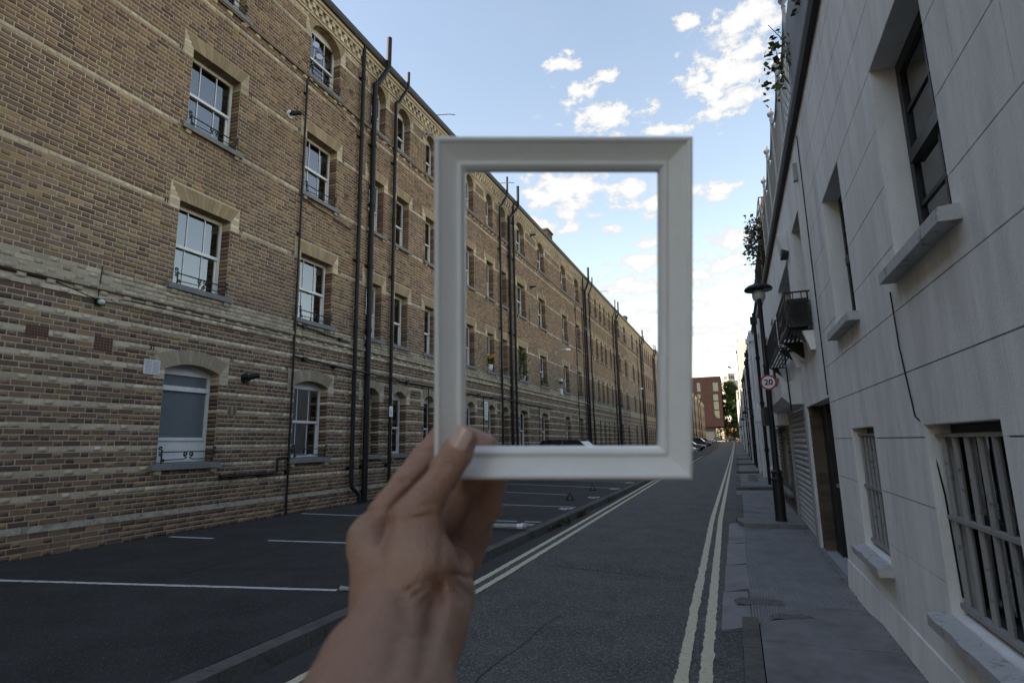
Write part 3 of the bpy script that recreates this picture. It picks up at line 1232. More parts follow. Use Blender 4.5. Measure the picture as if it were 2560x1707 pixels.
def win_meshes(w, h, kind, fl, style, r):
    """frame, panes, bars, sill for an opening w x h (h to the arch crown), origin at left jamb, sill level"""
    out = {}
    f = MB()
    t = .055
    zt = h - (r * .35 if r else 0)
    f.box(WX - .05, WX + .03, .0, t, .012, h)
    f.box(WX - .05, WX + .03, w - t, w, .012, h)
    f.box(WX - .05, WX + .035, t, w - t, .012, .075)
    ztp = (h - .2 if r > .3 else h - r - .06) if r else h - .07
    f.box(WX - .05, WX + .03, t, w - t, ztp, h)
    p = MB()
    barl = []
    if style == 'transom':
        z1, z2 = .46, h - r - .36
        f.box(WX - .045, WX + .02, t, w - t, .075, .40)
        f.box(WX - .05, WX + .045, t, w - t, .40, .46)
        f.box(WX - .05, WX + .045, t, w - t, z2, z2 + .09)
        out['pane'] = [MB().box(WX - .02, WX - .012, t, w - t, z1, z2).mesh('pane', 'frost'), MB().box(WX - .02, WX - .012, t, w - t, z2 + .09, h - r - .06).mesh('pane', 'frost')]
    else:
        hh = h - r
        zm = (hh + (r * .4 if r > .3 else 0)) * (.5 if kind == 'w' else .46)
        f.box(WX - .05, WX + .045, t, w - t, zm - .028, zm + .03)
        # lower sash rails stand behind the upper ones
        for (a, c) in ((t, t + .035), (w - t - .035, w - t)):
            f.box(WX - .06, WX - .005, a, c, .075, zm - .028)
        pl = [MB().box(WX - .03, WX - .022, t + .035, w - t - .035, .075, zm - .028).mesh('pane', 'glass'),
              MB().box(WX - .01, WX - .002, t, w - t, zm + .03, ztp).mesh('pane', 'glass')]
        nb = 2 if kind == 'w' else 0
        for q in range(1, nb + 1):
            s = w * q / (nb + 1)
            barl.append(MB().box(WX - .004, WX + .012, s - .009, s + .009, zm + .03, ztp).mesh('glazing_bar', 'pvc'))
            barl.append(MB().box(WX - .024, WX - .008, s - .009, s + .009, .075, zm - .028).mesh('glazing_bar', 'pvc'))
        out['pane'] = pl
        out['glazing_bar'] = barl
    out['frame'] = f.mesh('window', 'pvc')
    sb = MB()
    sb.hexa([(-.30, -.12, -.112), (.075, -.12, -.112), (.075, w + .12, -.112), (-.30, w + .12, -.112)],
            [(-.30, -.12, .006), (.068, -.12, -.008), (.068, w + .12, -.008), (-.30, w + .12, .006)])
    out['sill'] = sb.mesh('sill', 'stone')
    out['corbel'] = [MB().box(-.01, .05, s, s + .11, -.19, -.118, (.4, .33, .23)).mesh('corbel', 'brick') for s in (-.04, w - .06)]
    return out


def curtain_mesh(w, h, mode):
    bb = MB()
    x = WX - .12
    def sheet(a, c, z0, z1):
        n = max(3, int((c - a) / .05))
        for i in range(n):
            s0, s1 = a + (c - a) * i / n, a + (c - a) * (i + 1) / n
            d0, d1 = .02 * math.sin(i * 2.1), .02 * math.sin((i + 1) * 2.1)
            bb.face([(x + d0, s0, z0), (x + d1, s1, z0), (x + d1, s1, z1), (x + d0, s0, z1)])
    if mode == 0:
        sheet(.05, w * .24, .05, h - .05)
        sheet(w * .78, w - .05, .05, h - .05)
    elif mode == 1:
        sheet(.05, w * .62, .05, h - .05)
    elif mode == 2:
        sheet(.05, w - .05, h * .5, h - .05)
    else:
        sheet(.05, w - .05, .05, h - .05)
    return bb.mesh('curtain', 'curtain', recalc=False)


cache = {}


def get(key, fn):
    if key not in cache: cache[key] = fn()
    return cache[key]


far_pane, far_sill = MB(), MB()
wcount = 0
for (a, c, kind) in COLS:
    w = c - a
    for fl in FLOORS:
        z0 = fl[1]
        r = crown(fl, kind)
        h = fl[2] + r - z0
        if a > 113:
            far_pane.box(WX - .05, WX, a, c, z0, z0 + h)
            far_sill.box(-.28, .07, a - .12, c + .12, z0 - .11, z0)
            continue
        blocked = kind == 'n' and fl[0] == 'g' and abs(((a - 13.04) / T) - round((a - 13.04) / T)) < .01
        loc = (0, a, z0)
        lm = get(('v', kind, fl[0], int(a * 7) % 3), lambda: voussoirs(w, fl, kind))
        if a < S_BRICK + 30:
            o = ob('lintel', lm, tenement, (0, a, 0))
        style = 'transom' if (fl[0] == 'g' and 7 < a < 7.3) else 'sash'
        ms = get((kind, fl[0], style), lambda: win_meshes(w, h, kind, fl[0], style, r))
        if blocked:
            bb = MB()
            nn = int(h / C)
            for q in range(nn):
                s = -.05 + (q % 2) * .13
                while s < w:
                    e = s + (.2588 if (int(s * 10) + q) % 2 else .1294)
                    lo_, hi_ = max(0, s + .004), min(w, e - .004)
                    if hi_ - lo_ > .02:
                        bb.box(WX - .1, WX, lo_, hi_, q * C + .006, q * C + C - .006, tuple(v * rnd.uniform(.8, 1.1) for v in (.30, .22, .125)))
                    s = e
            bb.box(WX - .2, WX - .012, -.02, w + .02, 0, h)
            ob('blocked_window', bb.mesh('blocked_window', 'brick'), tenement, loc)
            ob('sill', ms['sill'], tenement, loc)
            continue
        wo = ob('window', ms['frame'], tenement, loc)
        for pm in ms['pane']: ob('pane', pm, wo)
        for pm in ms.get('glazing_bar', []): ob('glazing_bar', pm, wo)
        ob('sill', ms['sill'], wo)
        if a < S_BRICK:
            for cm in ms['corbel']: ob('corbel', cm, wo)
            md = (wcount * 7 + int(a)) % 5
            if a < 12 and kind == 'w': md = {'1': 1, '2': 3, '3': 2}.get(fl[0], 4) if a < 8 else {'1': 0, '2': 1, '3': 1}.get(fl[0], 4)
            if style == 'sash' and md < 4 and fl[0] != 'g':
                ob('curtain', get(('c', kind, fl[0], md), lambda: curtain_mesh(w, h - r, md)), wo)
            if kind == 'w':
                ob('window_guard', get('guard', lambda: guard(1.175)), wo)
        wcount += 1
tag(far_pane.build('far_windows', 'frost', tenement), kind='stuff')
tag(far_sill.build('far_sills', 'stone', tenement), kind='stuff')

# pipes ----------------------------------------------------------------------------
def downpipe(s, r, z0, z1, tip=None, shoe=False, x=.10, parent=tenement, name='downpipe', coll=2.6, thick_to=None):
    bb = MB()
    pts = []
    if shoe: pts += [(x + .12, s + .22, z0), (x + .1, s + .2, z0 + .22), (x + .01, s + .02, z0 + .42)]
    else: pts += [(x, s, z0)]
    pts += [(x, s, z0 + (.55 if shoe else .3)), (x, s, 4.1)]
    if z1 > 5: pts += [(x, s - .0, 4.55), (x, s, z1)]
    else: pts = pts[:-1] + [(x, s, z1)]
    if tip: pts += [(x + .05, s + tip[0] * .3, z1 + .12), (x + .2, s + tip[0], z1 + .75), (x + .21, s + tip[0], tip[1])]
    bb.tube(pts, r, 12)
    z = z0 + .9
    while z < z1 - .3:
        bb.tube([(x, s, z - .05), (x, s, z + .05)], r * 1.22, 12)
        if z % (2 * coll) < coll:
            bb.box(-.01, x, s - .02, s + .02, z - .02, z + .02)
            bb.box(.0, .02, s - r * 1.9, s + r * 1.9, z - .03, z + .03)
        z += coll * .72
    return bb.build(name, 'pipe', parent, smooth=False)


for p in range(0, 8):
    o = p * T
    if o + 25 > 204: break
    downpipe(12.47 + o, .056, .2, 13.4, None, True)
    downpipe(13.05 + o, .078, .2, 12.5, (.40, 14.3))
    downpipe(14.2 + o, .05, .2, 12.55, (.40, 13.85))
    downpipe(22.9 + o, .05, .2, 12.5, (.5, 14.15))
    downpipe(24.09 + o, .07, .2, 12.45, (.75, 14.3))
    downpipe(24.66 + o, .056, .2, 13.4)
    if p < 4:
        downpipe(10.24 + o, .026, .2, 10.86, None, False, .06)
b = MB()                            # thin waste pipes and cables across the front
b.tube([(.06, 10.24, 10.86), (.06, 10.5, 10.86), (.06, 12.2, 10.62), (.06, 12.3, 10.5)], .014, 6)
b.tube([(.05, 10.3, 7.65), (.05, 11.3, 7.58), (.05, 12.2, 7.52)], .014, 6)
b.tube([(.06, 10.3, 4.5), (.06, 10.6, 4.48), (.06, 12.3, 4.36)], .018, 6)
b.tube([(.05, 10.25, 3.74), (.05, 10.6, 3.72), (.2, 12.3, 3.62), (.2, 13.2, 3.62), (.06, 13.7, 3.6), (.2, 14.2, 3.6), (.05, 14.8, 3.58), (.05, 17.4, 3.57), (.05, 22.4, 3.57), (.2, 22.9, 3.57), (.2, 24.7, 3.57), (.05, 25.2, 3.55), (.05, 30.5, 3.5)], .022, 6)
b.tube([(.07, 8.45, 1.11), (.07, 9.85, 1.115), (.07, 9.9, 1.14), (.07, 9.9, 1.42), (.07, 10.24, 1.44)], .026, 8)
b.tube([(.07, 8.42, 1.11), (.07, 8.5, 1.11)], .042, 8)
for s, z in ((8.75, 1.11), (9.5, 1.11), (10.55, 4.48), (11.9, 4.4), (10.62, 3.72), (11.7, 3.66), (15.2, 3.58), (19, 3.57), (20.5, 3.57), (21.9, 3.57)):
    b.box(-.01, .09, s - .06, s + .06, z - .04, z + .04)
b.tube([(.02, -4, 4.22), (.02, 5.2, 4.20), (.03, 5.8, 4.06), (.02, 6.4, 4.16), (.02, 9.9, 4.14)], .009, 5)
b.tube([(.03, 5.86, 4.62), (.03, 5.84, 4.1)], .008, 5)
b.tube([(.04, 16.55, 3.55), (.04, 16.55, .3)], .016, 6)
b.tube([(.04, 21.0, 3.55), (.04, 21.0, .3)], .016, 6)
b.tube([(.05, 28.0, 3.5), (.05, 28.0, .4)], .016, 6)
b.tube([(.05, 38.0, 11.0), (.05, 38.1, 3.4), (.05, 38.1, .4)], .022, 6)
b.tube([(.05, 26.9, 7.55), (.05, 26.9, 8.5)], .012, 6)
b.build('service_pipe', 'pipe', tenement)

# air bricks and grilles (parts of the wall)
def airbrick(s, z, w, h, m, nx, nz):
    bb = MB()
    bb.box(-.02, .004, s, s + w, z, z + h)
    g = MB()
    for i in range(nx):
        for j in range(nz):
            g.box(.0, .0065, s + w * (i + .18) / nx, s + w * (i + .82) / nx, z + h * (j + .22) / nz, z + h * (j + .78) / nz)
    o = bb.build('air_brick', m, tenement)
    g.build('vent_slot', 'black', o)


airbrick(4.92, 3.33, .30, .155, 'terracotta', 8, 4)
airbrick(5.88, 3.24, .29, .23, 'terracotta', 6, 5)
airbrick(8.54, 2.33, .24, .16, 'cream', 2, 5)
airbrick(12.0, 4.85, .26, .16, 'cream', 2, 5)
airbrick(7.9, .30, .27, .16, 'cream', 2, 5)
airbrick(11.9, .34, .27, .16, 'cream', 2, 5)
airbrick(11.95, 11.55, .2, .17, 'terracotta', 1, 1)
airbrick(11.9, 8.36, .2, .17, 'terracotta', 1, 1)
bb = MB()
bb.box(-.01, .02, 6.73, 7.02, 2.95, 3.21)
o = bb.build('vent_grille', 'whitebox', tenement)
g = MB()
for j in range(10):
    for i in range(2):
        g.box(.015, .0225, 6.75 + i * .135, 6.865 + i * .135, 2.97 + j * .0235, 2.98 + j * .0235)
g.build('vent_slot', 'metalgrey', o)
# wall tie holes next to the lintels
g = MB()
for (a, c, kind) in COLS:
    if a < 60 and kind == 'w':
        for s in (a - .30, c + .24):
            for z in (3.43, 6.2, 9.38):
                for q in (0, .045):
                    g.box(-.01, .0065, s + q, s + q + .018, z - .04, z + .05)
tag(g.build('weep_holes', 'black', tenement), kind='stuff')
# chimney stubs on the roof
for s in (31.4, 58.0):
    bb = MB()
    bb.box(-1.2, -.25, s, s + 1.0, 13.4, 14.45)
    bb.box(-1.26, -.19, s - .06, s + 1.06, 14.455, 14.56)
    bb.build('chimney', 'darkbrown', tenement)
bb = MB()
bb.box(-2.0, -.5, 84, 87, 13.5, 14.9)
bb.build('roof_box', 'slate', tenement)
# ------------------------------------------------------------------ things fixed to the tenement
def floodlight(name, label, s, z, col='pipe', disc='whitebox', sc=1):
    t = thing(name, label, 'lamp', (FX, s, z))
    tube([(0, 0, 0), (.03 * sc, 0, 0)], .085 * sc, 16).build('mount', disc, t)
    b = MB()
    b.tube([(.03 * sc, 0, 0), (.09 * sc, 0, .0)], .03 * sc, 8)
    b.tube([(.08 * sc, -.02 * sc, -.005), (.15 * sc, .07 * sc, .035 * sc), (.2 * sc, .12 * sc, .05 * sc)], [.05 * sc, .045 * sc, .035 * sc], 10)
    b.build('head', col, t)
    return t


floodlight('flood_lamp', 'black spot lamp on a black disc beside the arched ground-floor window', 8.93, 3.09, 'pipe', 'pipe', 1.25)
floodlight('flood_lamp', 'black spot lamp on a white disc high on the brick wall', 9.75, 9.6, 'pipe', 'whitebox', 1.2)
floodlight('flood_lamp', 'pale grey spot lamp just under the cornice left of the picture frame', 16.2, 12.55, 'metalgrey', 'metalgrey', 1.2)
floodlight('flood_lamp', 'small dark spot lamp under the cornice inside the frame view', 27.5, 12.7, 'pipe', 'pipe', 1.2)
floodlight('flood_lamp', 'small dark spot lamp at second-floor level inside the frame view', 27.3, 9.75, 'pipe', 'pipe', 1.2)
t = thing('bulkhead_lamp', 'small clear bulkhead lamp under the buff string course at far left', 'lamp', (FX, 5.87, 4.02))
b = MB()
b.box(0, .05, -.06, .06, -.05, .06)
b.build('mount', 'pipe', t)
MB().tube([(.05, 0, 0), (.10, 0, -.005), (.14, 0, -.01)], [.045, .05, .02], 12).build('lens', 'lampglass', t, smooth=True)
# twin-headed lamp arm by the third-floor window
t = thing('bracket_lamp', 'thin bracket with two small pale reflectors in front of the third-floor window', 'lamp', (FX, 10.75, 11.75))
tube([(-.1, .3, .45), (.05, .28, .12), (.16, .05, .05), (.26, -.45, -.12)], .016, 8).build('arm', 'pipe', t)
for (a, z) in ((-.5, -.0), (-.36, -.24)):
    MB().tube([(.26, a, z), (.30, a - .03, z)], [.09, .085], 14).build('reflector', mat('pale_blue_disc', (.45, .52, .66), .3, .5), t)
# floodlight box under the cornice seen in the frame
t = thing('flood_lamp', 'dark square floodlight box between two top-floor windows in the frame', 'lamp', (FX, 18.55, 12.55))
MB().box(.05, .22, -.16, .16, -.12, .14).build('housing', 'pipe', t)
MB().box(.0, .05, -.03, .03, -.04, .06).build('bracket', 'iron', t)
MB().box(.221, .226, -.13, .13, -.09, .11).build('lens', 'frost', t)
# street lamps bracketed off the wall
for (s, z, lab) in ((31.4, 6.85, 'grey street lamp arm on the brick wall inside the frame view'), (60.2, 6.9, 'far grey street lamp arm on the brick wall near frame edge')):
    t = thing('wall_street_lamp', lab, 'street lamp', (FX, s, z), 'lamps on the tenement wall')
    MB().box(0, .05, -.06, .06, -.12, .12).build('bracket', 'metalgrey', t)
    tube([(.03, 0, 0), (.25, .25, .14), (.45, .5, .22)], .025, 8).build('arm', 'metalgrey', t)
    b = MB()
    b.hexa([(.36, .4, .16), (.58, .4, .16), (.66, 1.15, .26), (.44, 1.15, .26)], [(.40, .4, .26), (.54, .4, .26), (.60, 1.12, .36), (.50, 1.12, .36)])
    b.build('head', 'whitebox', t)
t = thing('security_camera', 'white dome security camera on a grey box beside a first-floor window', 'camera', (FX, 32.1, 5.15))
MB().box(0, .16, -.12, .12, .06, .22).build('housing', 'whitebox', t)
tube([(.1, 0, .06), (.1, 0, -.02), (.1, 0, -.07)], [.1, .09, .03], 12).build('dome', 'black', t)
tag(ob('junction_box', bx(0, .12, -.13, .13, -.16, .16).mesh('junction_box', 'whitebox'), None, (FX, 32.15, 4.62)), 'pale junction box fixed on the brick wall under the dome camera', 'box')
# notices
def notice(name, s, z0, z1, w, lab, pics):
    t = thing(name, lab, 'sign', (FX + .02, s, z0))
    bx(0, .012, 0, w, 0, z1 - z0).build('plate', 'signwhite', t)
    g = MB()
    for (a, c, e, f) in pics:
        g.box(.0121, .0135, w * a, w * c, (z1 - z0) * e, (z1 - z0) * f)
    g.build('lettering', 'metalgrey', t)
    return t


notice('parking_notice', 21.12, 2.62, 3.35, .34, 'tall white parking notice on the brick wall just above the thumb',
       [(.12, .88, .90 - i * .045, .918 - i * .045) if i % 5 else (.2, .8, .88 - i * .045, .918 - i * .045) for i in range(19)])
nt = notice('small_notice', 14.07, 2.48, 2.78, .17, 'small white plate strapped on a black drainpipe', [(.2, .8, .62, .66), (.3, .62, .2, .5), (.2, .8, .1, .13)])
nt.location.x = FX + .155
# flower pots on sills
def leafy(bm, c, r, h, n, size, seed, cols=None):
    q = random.Random(seed)
    for i in range(n):
        a, rr = q.uniform(0, 6.28), r * math.sqrt(q.random())
        z = h * q.random()
        p = Vector((c[0] + rr * math.cos(a), c[1] + rr * math.sin(a), c[2] + z))
        d = Vector((q.uniform(-1, 1), q.uniform(-1, 1), q.uniform(-.4, 1))).normalized()
        s = d.cross(Vector((q.uniform(-1, 1), q.uniform(-1, 1), q.uniform(-1, 1)))).normalized()
        L_ = size * q.uniform(.6, 1.3)
        w = L_ * .38
        tip = p + d * L_
        mid = p + d * L_ * .5
        col = None if cols is None else tuple(v * q.uniform(.7, 1.3) for v in cols[q.randrange(len(cols))])
        nrm = d.cross(s) * (w * .35)
        bm.face([p, mid + s * w, tip, mid + nrm], col)
        bm.face([p, mid + nrm, tip, mid - s * w], col)


LEAF = [(.065, .105, .03), (.085, .125, .04), (.05, .08, .025), (.11, .15, .05)]
MT['leaf'] = mat('foliage', attr=True, rough=.6, spec=.3, var=.1, vscale=8)
t = thing('flower_pot', 'white pot of orange flowers standing on a first-floor sill', 'flower pot', (FX + .0, 21.78, 4.70))
MB().lathe(0, 0, [(.0, -.01), (.1, -.01), (.135, .25), (.12, .25), (.1, .2), (0, .2)], 14).build('pot', 'signwhite', t, smooth=True)
b = MB()
leafy(b, (0, 0, .22), .14, .35, 130, .12, 3, LEAF)
b.build('foliage', 'leaf', t)
b = MB()
leafy(b, (0, 0, .5), .20, .14, 70, .09, 4, [(.75, .28, .02), (.8, .38, .03)])
b.build('blossom', 'leaf', t)
t = thing('sill_plant', 'climbing green plant filling a first-floor window seen through the frame', 'plant', (FX - .05, 25.9, 4.70))
b = MB()
for i in range(16):
    leafy(b, (.02 * math.sin(i * 2), -.42 + .84 * ((i * 7) % 16) / 16 * (1 if i % 3 else .4) + .1, .2 + .08 * i), .1, .2, 24, .09, 20 + i, LEAF)
b.build('foliage', 'leaf', t)
b = MB()
b.lathe(0, .1, [(0, 0), (.09, 0), (.12, .2), (.1, .2), (0, .17)], 12)
b.build('pot', 'whitebox', t)
t = thing('sill_plant', 'low green plants on the sill of the next first-floor window', 'plant', (FX + .0, 29.1, 4.70))
b = MB()
leafy(b, (0, -.1, .1), .2, .28, 130, .1, 41, LEAF)
b.build('foliage', 'leaf', t)
MB().box(-.08, .08, -.35, .3, 0, .13).build('planter', 'terracotta', t)
# plain bracket arms jutting over the gutter, not aerials
for (s, lab) in ((16.6, 'thin metal bracket arm jutting over the gutter left of the frame'), (22.6, 'thin metal bracket arm jutting over the gutter at the frame top'), (43.5, 'thin metal bracket arm jutting over the gutter further along')):
    tag(ob('bracket_arm', tube([(0, 0, 0), (.55, .25, .06), (.75, .32, .02)], .018, 6).mesh('bracket_arm', 'metalgrey'), None, (FX + .1, s, 13.5)), lab, 'aerial')
t = thing('aerial', 'television aerial on a thin mast beside the second-floor windows', 'aerial', (FX, 37.2, 9.2))
tube([(0, 0, 0), (.5, 0, .0), (.55, 0, .05)], .012, 6).build('arm', 'metalgrey', t)
b = MB()
b.tube([(.55, -.9, .05), (.55, .9, .05)], .008, 5)
for k in range(9):
    b.tube([(.35, -.8 + k * .2, .05), (.75, -.8 + k * .2, .05)], .005, 4)
b.build('antenna', 'metalgrey', t)

# ------------------------------------------------------------------ white houses on the right
def cut(rect, holes):
    rs = [rect]
    for (a, b_, c, d) in holes:
        out = []
        for (y0, y1, z0, z1) in rs:
            if b_ <= y0 or a >= y1 or d <= z0 or c >= z1:
                out.append((y0, y1, z0, z1))
                continue
            if a > y0: out.append((y0, a, z0, z1))
            if b_ < y1: out.append((b_, y1, z0, z1))
            m0, m1 = max(a, y0), min(b_, y1)
            if c > z0: out.append((m0, m1, z0, c))
            if d < z1: out.append((m0, m1, d, z1))
        rs = out
    return rs


def wall_sheet(bb, y0, y1, z0, z1, holes, x0, x1):
    for (a, b_, c, d) in cut((y0, y1, z0, z1), holes):
        bb.box(x0, x1, a, b_, c, d)


def sash_window(parent, y0, y1, z0, z1, rec, m='blackwood', rows=2, cols=2, sillm='crumb', sill=True, ov=.09, x=0):
    f = MB()
    xa, xb = x + rec, x + rec + .07
    f.box(xa, xb, y0 + .006, y0 + .075, z0 + .006, z1 - .006)
    f.box(xa, xb, y1 - .075, y1 - .006, z0 + .006, z1 - .006)
    f.box(xa, xb, y0 + .075, y1 - .075, z1 - .09, z1 - .006)
    f.box(xa, xb, y0 + .075, y1 - .075, z0 + .006, z0 + .09)
    zm = (z0 + z1) / 2
    f.box(xa - .02, xb, y0 + .075, y1 - .075, zm - .045, zm + .03)
    w = f.build('window', m, parent)
    g = MB()
    for i in range(1, cols):
        yy = y0 + .075 + (y1 - y0 - .15) * i / cols
        g.box(xa + .01, xa + .035, yy - .013, yy + .013, z0 + .09, z1 - .09)
    for (za, zb) in ((z0 + .09, zm - .045), (zm + .03, z1 - .09)):
        for i in range(1, rows):
            zz = za + (zb - za) * i / rows
            g.box(xa + .008, xa + .034, y0 + .075, y1 - .075, zz - .013, zz + .013)
    g.build('glazing_bar', m, w)
    bx(xa + .02, xa + .026, y0 + .07, y1 - .07, z0 + .08, z1 - .08).build('pane', 'glass', w)
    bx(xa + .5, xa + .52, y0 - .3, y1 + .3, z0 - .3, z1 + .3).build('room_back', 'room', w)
    if sill:
        s = MB()
        s.hexa([(x - .095, y0 - ov, z0 - .082), (x + rec, y0 - ov, z0 - .082), (x + rec, y1 + .06, z0 - .082), (x - .095, y1 + .06, z0 - .082)],
               [(x - .09, y0 - ov, z0 - .012), (x + rec, y0 - ov, z0 + .008), (x + rec, y1 + .06, z0 + .008), (x - .09, y1 + .06, z0 - .012)])
        s.build('sill', sillm, w)
    return w


def lining(bb, y0, y1, z0, z1, x0, x1):
    t, e = .03, .004
    bb.box(x0, x1, y0 - t, y0 + e, z0 - t, z1 + t)
    bb.box(x0, x1, y1 - e, y1 + t, z0 - t, z1 + t)
    bb.box(x0, x1, y0 + e, y1 - e, z1 - e, z1 + t)
    bb.box(x0, x1, y0 + e, y1 - e, z0 - t, z0 + e)


H1 = thing('white_house', 'nearest white rendered house at right with scored blocks and barred lower windows', 'house', (RX, 0, 0))
holes1 = [(3.09, 4.10, 2.68, 4.06), (5.42, 6.38, 2.68, 4.06), (2.97, 4.02, .66, 1.70), (5.35, 6.30, .66, 1.72), (.4, 1.4, 2.68, 4.06), (.4, 1.4, .66, 1.70)]
TOP1 = 5.6
b = MB()
wall_sheet(b, -6, 7.42, 0, TOP1, holes1, .013, .3)
b.build('wall', 'stuccodark', H1)
z = .41
lines = [.33]
while z < TOP1:
    lines.append(z) if z > .45 else None
    z += .405
lines = [.33] + [.41 + .405 * i for i in range(1, 13)] + [TOP1]
for i, (za, zb) in enumerate(zip(lines[:-1], lines[1:])):
    y = -6 + (.45 if i % 2 else 0)
    e0 = -6
    js = []
    while y < 7.42:
        js.append(y)
        y += .93
    js = [-6] + [j for j in js if j > -5.8 and j < 7.25] + [7.42]
    for ya, yb in zip(js[:-1], js[1:]):
        rs = cut((ya + .003, yb - .003, za + .0042, zb - .0042), holes1)
        if not rs: continue
        bb = MB()
        for (a, c, d, e) in rs: bb.box(0, .0131, a, c, d, e)
        bb.build('render_block', 'stucco', H1)
for h in holes1:
    b = MB()
    lining(b, h[0], h[1], h[2], h[3], .002, .34)
    b.build('reveal', 'stucco', H1)
b = MB()                             # plinth
b.hexa([(-.035, -6, 0), (.02, -6, 0), (.02, 7.40, 0), (-.035, 7.40, 0)], [(-.012, -6, .325), (.02, -6, .325), (.02, 7.40, .325), (-.012, 7.40, .325)])
b.build('plinth', 'stucco', H1)
for (a, c, d, e) in (holes1[0], holes1[1], holes1[4]):
    sash_window(H1, a, c, d, e, .15)


def barred(parent, y0, y1, z0, z1, nb):
    w = MB()
    xa = .125
    w.box(xa, xa + .06, y0 + .006, y0 + .07, z0 + .006, z1 - .006)
    w.box(xa, xa + .06, y1 - .07, y1 - .006, z0 + .006, z1 - .006)
    w.box(xa, xa + .06, y0 + .07, y1 - .07, z1 - .07, z1 - .006)
    w.box(xa, xa + .06, y0 + .07, y1 - .07, z0 + .006, z0 + .07)
    w.box(xa, xa + .06, y0 + .07, y1 - .07, (z0 + z1) / 2 - .03, (z0 + z1) / 2 + .03)
    wo = w.build('window', 'blackwood', parent)
    bx(xa + .02, xa + .026, y0 + .06, y1 - .06, z0 + .06, z1 - .06).build('pane', 'glass', wo)
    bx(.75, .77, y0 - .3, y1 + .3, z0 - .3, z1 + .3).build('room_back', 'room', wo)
    xg = .065
    for (za, zb) in ((z1 - .075, z1 - .055), ((z0 + z1) / 2 - .01, (z0 + z1) / 2 + .012), (z0 + .035, z0 + .062)):
        bx(xg - .02, xg + .016, y0 + .004, y1 - .004, za, zb).build('cross_bar', 'rustbar', wo)
    for i in range(nb):
        y = y0 + .09 + (y1 - y0 - .18) * i / (nb - 1)
        for (za, zb) in ((z0 + .062, (z0 + z1) / 2 - .01), ((z0 + z1) / 2 + .012, z1 - .075)):
            pass
        tube([(xg, y, z0 + .05), (xg, y, z1 - .06)], .017, 8).build('bar', 'rustbar', wo)
    s = MB()
    y0s, y1s = y0 - .06, y1 + .06
    n = 14
    q = random.Random(int(y0 * 10))
    for i in range(n):
        a, c = y0s + (y1s - y0s) * i / n, y0s + (y1s - y0s) * (i + 1) / n
        j0, j1 = (mnoise.noise((a * 5, 3, 1)) * .012, mnoise.noise((c * 5, 3, 1)) * .012)
        s.hexa([(-.105, a, z0 - .085), (.125, a, z0 - .085), (.125, c, z0 - .085), (-.105, c, z0 - .085)],
               [(-.11 + j0, a, z0 - .02 + j0 * .5), (.125, a, z0 + .007), (.125, c, z0 + .007), (-.11 + j1, c, z0 - .02 + j1 * .5)])
    s.build('sill', 'crumb', wo)


barred(H1, 2.97, 4.02, .66, 1.70, 6)
barred(H1, 5.35, 6.30, .66, 1.72, 6)
barred(H1, .4, 1.4, .66, 1.70, 6)
b = MB()                             # conduit down the wall
b.tube([(-.012, 4.28, 2.57), (-.012, 4.25, 2.2), (-.012, 4.12, 1.75), (.02, 4.03, 1.68), (.05, 4.01, 1.3), (.06, 4.005, .75)], .005, 6)
b.build('conduit', 'pipe', H1)
b = MB()
b.extrude([(-.001, TOP1 - .07), (-.06, TOP1 - .06), (-.085, TOP1 - .0), (-.085, TOP1 + .06), (-.07, TOP1 + .06), (.3, TOP1 + .06), (.3, TOP1 - .0), (.3, TOP1 + .001), (.0, TOP1)], -6, 7.44, 'y')
b.build('gutter', 'lead', H1)
b = MB()
b.box(-.0, 4, -6, 7.42, TOP1 + .061, TOP1 + .1)
b.build('roof', 'lead', H1)

# second house: door recess, roller shutter, little balconies
H2o = thing('white_house', 'white house with grey roller shutter, black balconies and deep brick-lined doorway', 'house', (RX, 0, 0))
holes2 = [(7.45, 9.80, -.1, 2.10), (9.95, 13.0, -.1, 2.17), (8.26, 9.2, 3.1, 4.72), (10.2, 12.45, 3.1, 4.6), (13.6, 15.9, .5, 1.9), (14.6, 15.6, 3.1, 4.5), (17.2, 18.2, 3.1, 4.5), (17.0, 19.6, -.1, 2.0)]
TOP2 = 5.62
b = MB()
wall_sheet(b, 7.425, 20.0, 0, TOP2, holes2, .004, .32)
b.build('wall', 'stucco', H2o)
for h in holes2[2:6]:
    b = MB()
    lining(b, h[0], h[1], h[2], h[3], .007, .36)
    b.build('reveal', 'stucco', H2o)
# doorway
b = MB()
for n in range(24):
    for (ya, yb) in ((9.46, 9.61), (9.62, 9.79)) if n % 2 else ((9.46, 9.54), (9.55, 9.70), (9.71, 9.79)):
        f = rnd.uniform(.6, 1.25)
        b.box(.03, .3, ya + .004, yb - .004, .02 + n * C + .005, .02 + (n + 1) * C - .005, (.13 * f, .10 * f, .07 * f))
b.box(.04, .29, 9.465, 9.785, .03, 2.08, (.12, .105, .09))
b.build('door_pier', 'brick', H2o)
b = MB()
b.box(.03, .29, 7.46, 7.555, .03, 2.08, (.25, .22, .18))
for n in range(24):
    for (xa, xb) in ((.02, .17), (.18, .30)):
        f = rnd.uniform(.7, 1.25)
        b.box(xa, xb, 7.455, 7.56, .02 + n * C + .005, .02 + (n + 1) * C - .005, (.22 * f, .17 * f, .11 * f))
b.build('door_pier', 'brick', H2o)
b = MB()
b.box(.29, .34, 7.44, 9.82, 0, 2.12)
b.box(.02, .33, 7.44, 9.82, -.05, .06)
b.build('doorway_back', 'stuccodark', H2o)
b = MB()
b.box(.16, .28, 9.0, 9.455, .06, 2.09)
b.box(.20, .28, 7.57, 7.68, .06, 2.09)
b.box(.20, .28, 7.68, 9.0, 1.98, 2.09)
fr = b.build('door_frame', 'blackwood', H2o)
d = bx(.225, .27, 7.69, 8.99, .065, .85).build('door', 'stuccodark', H2o)
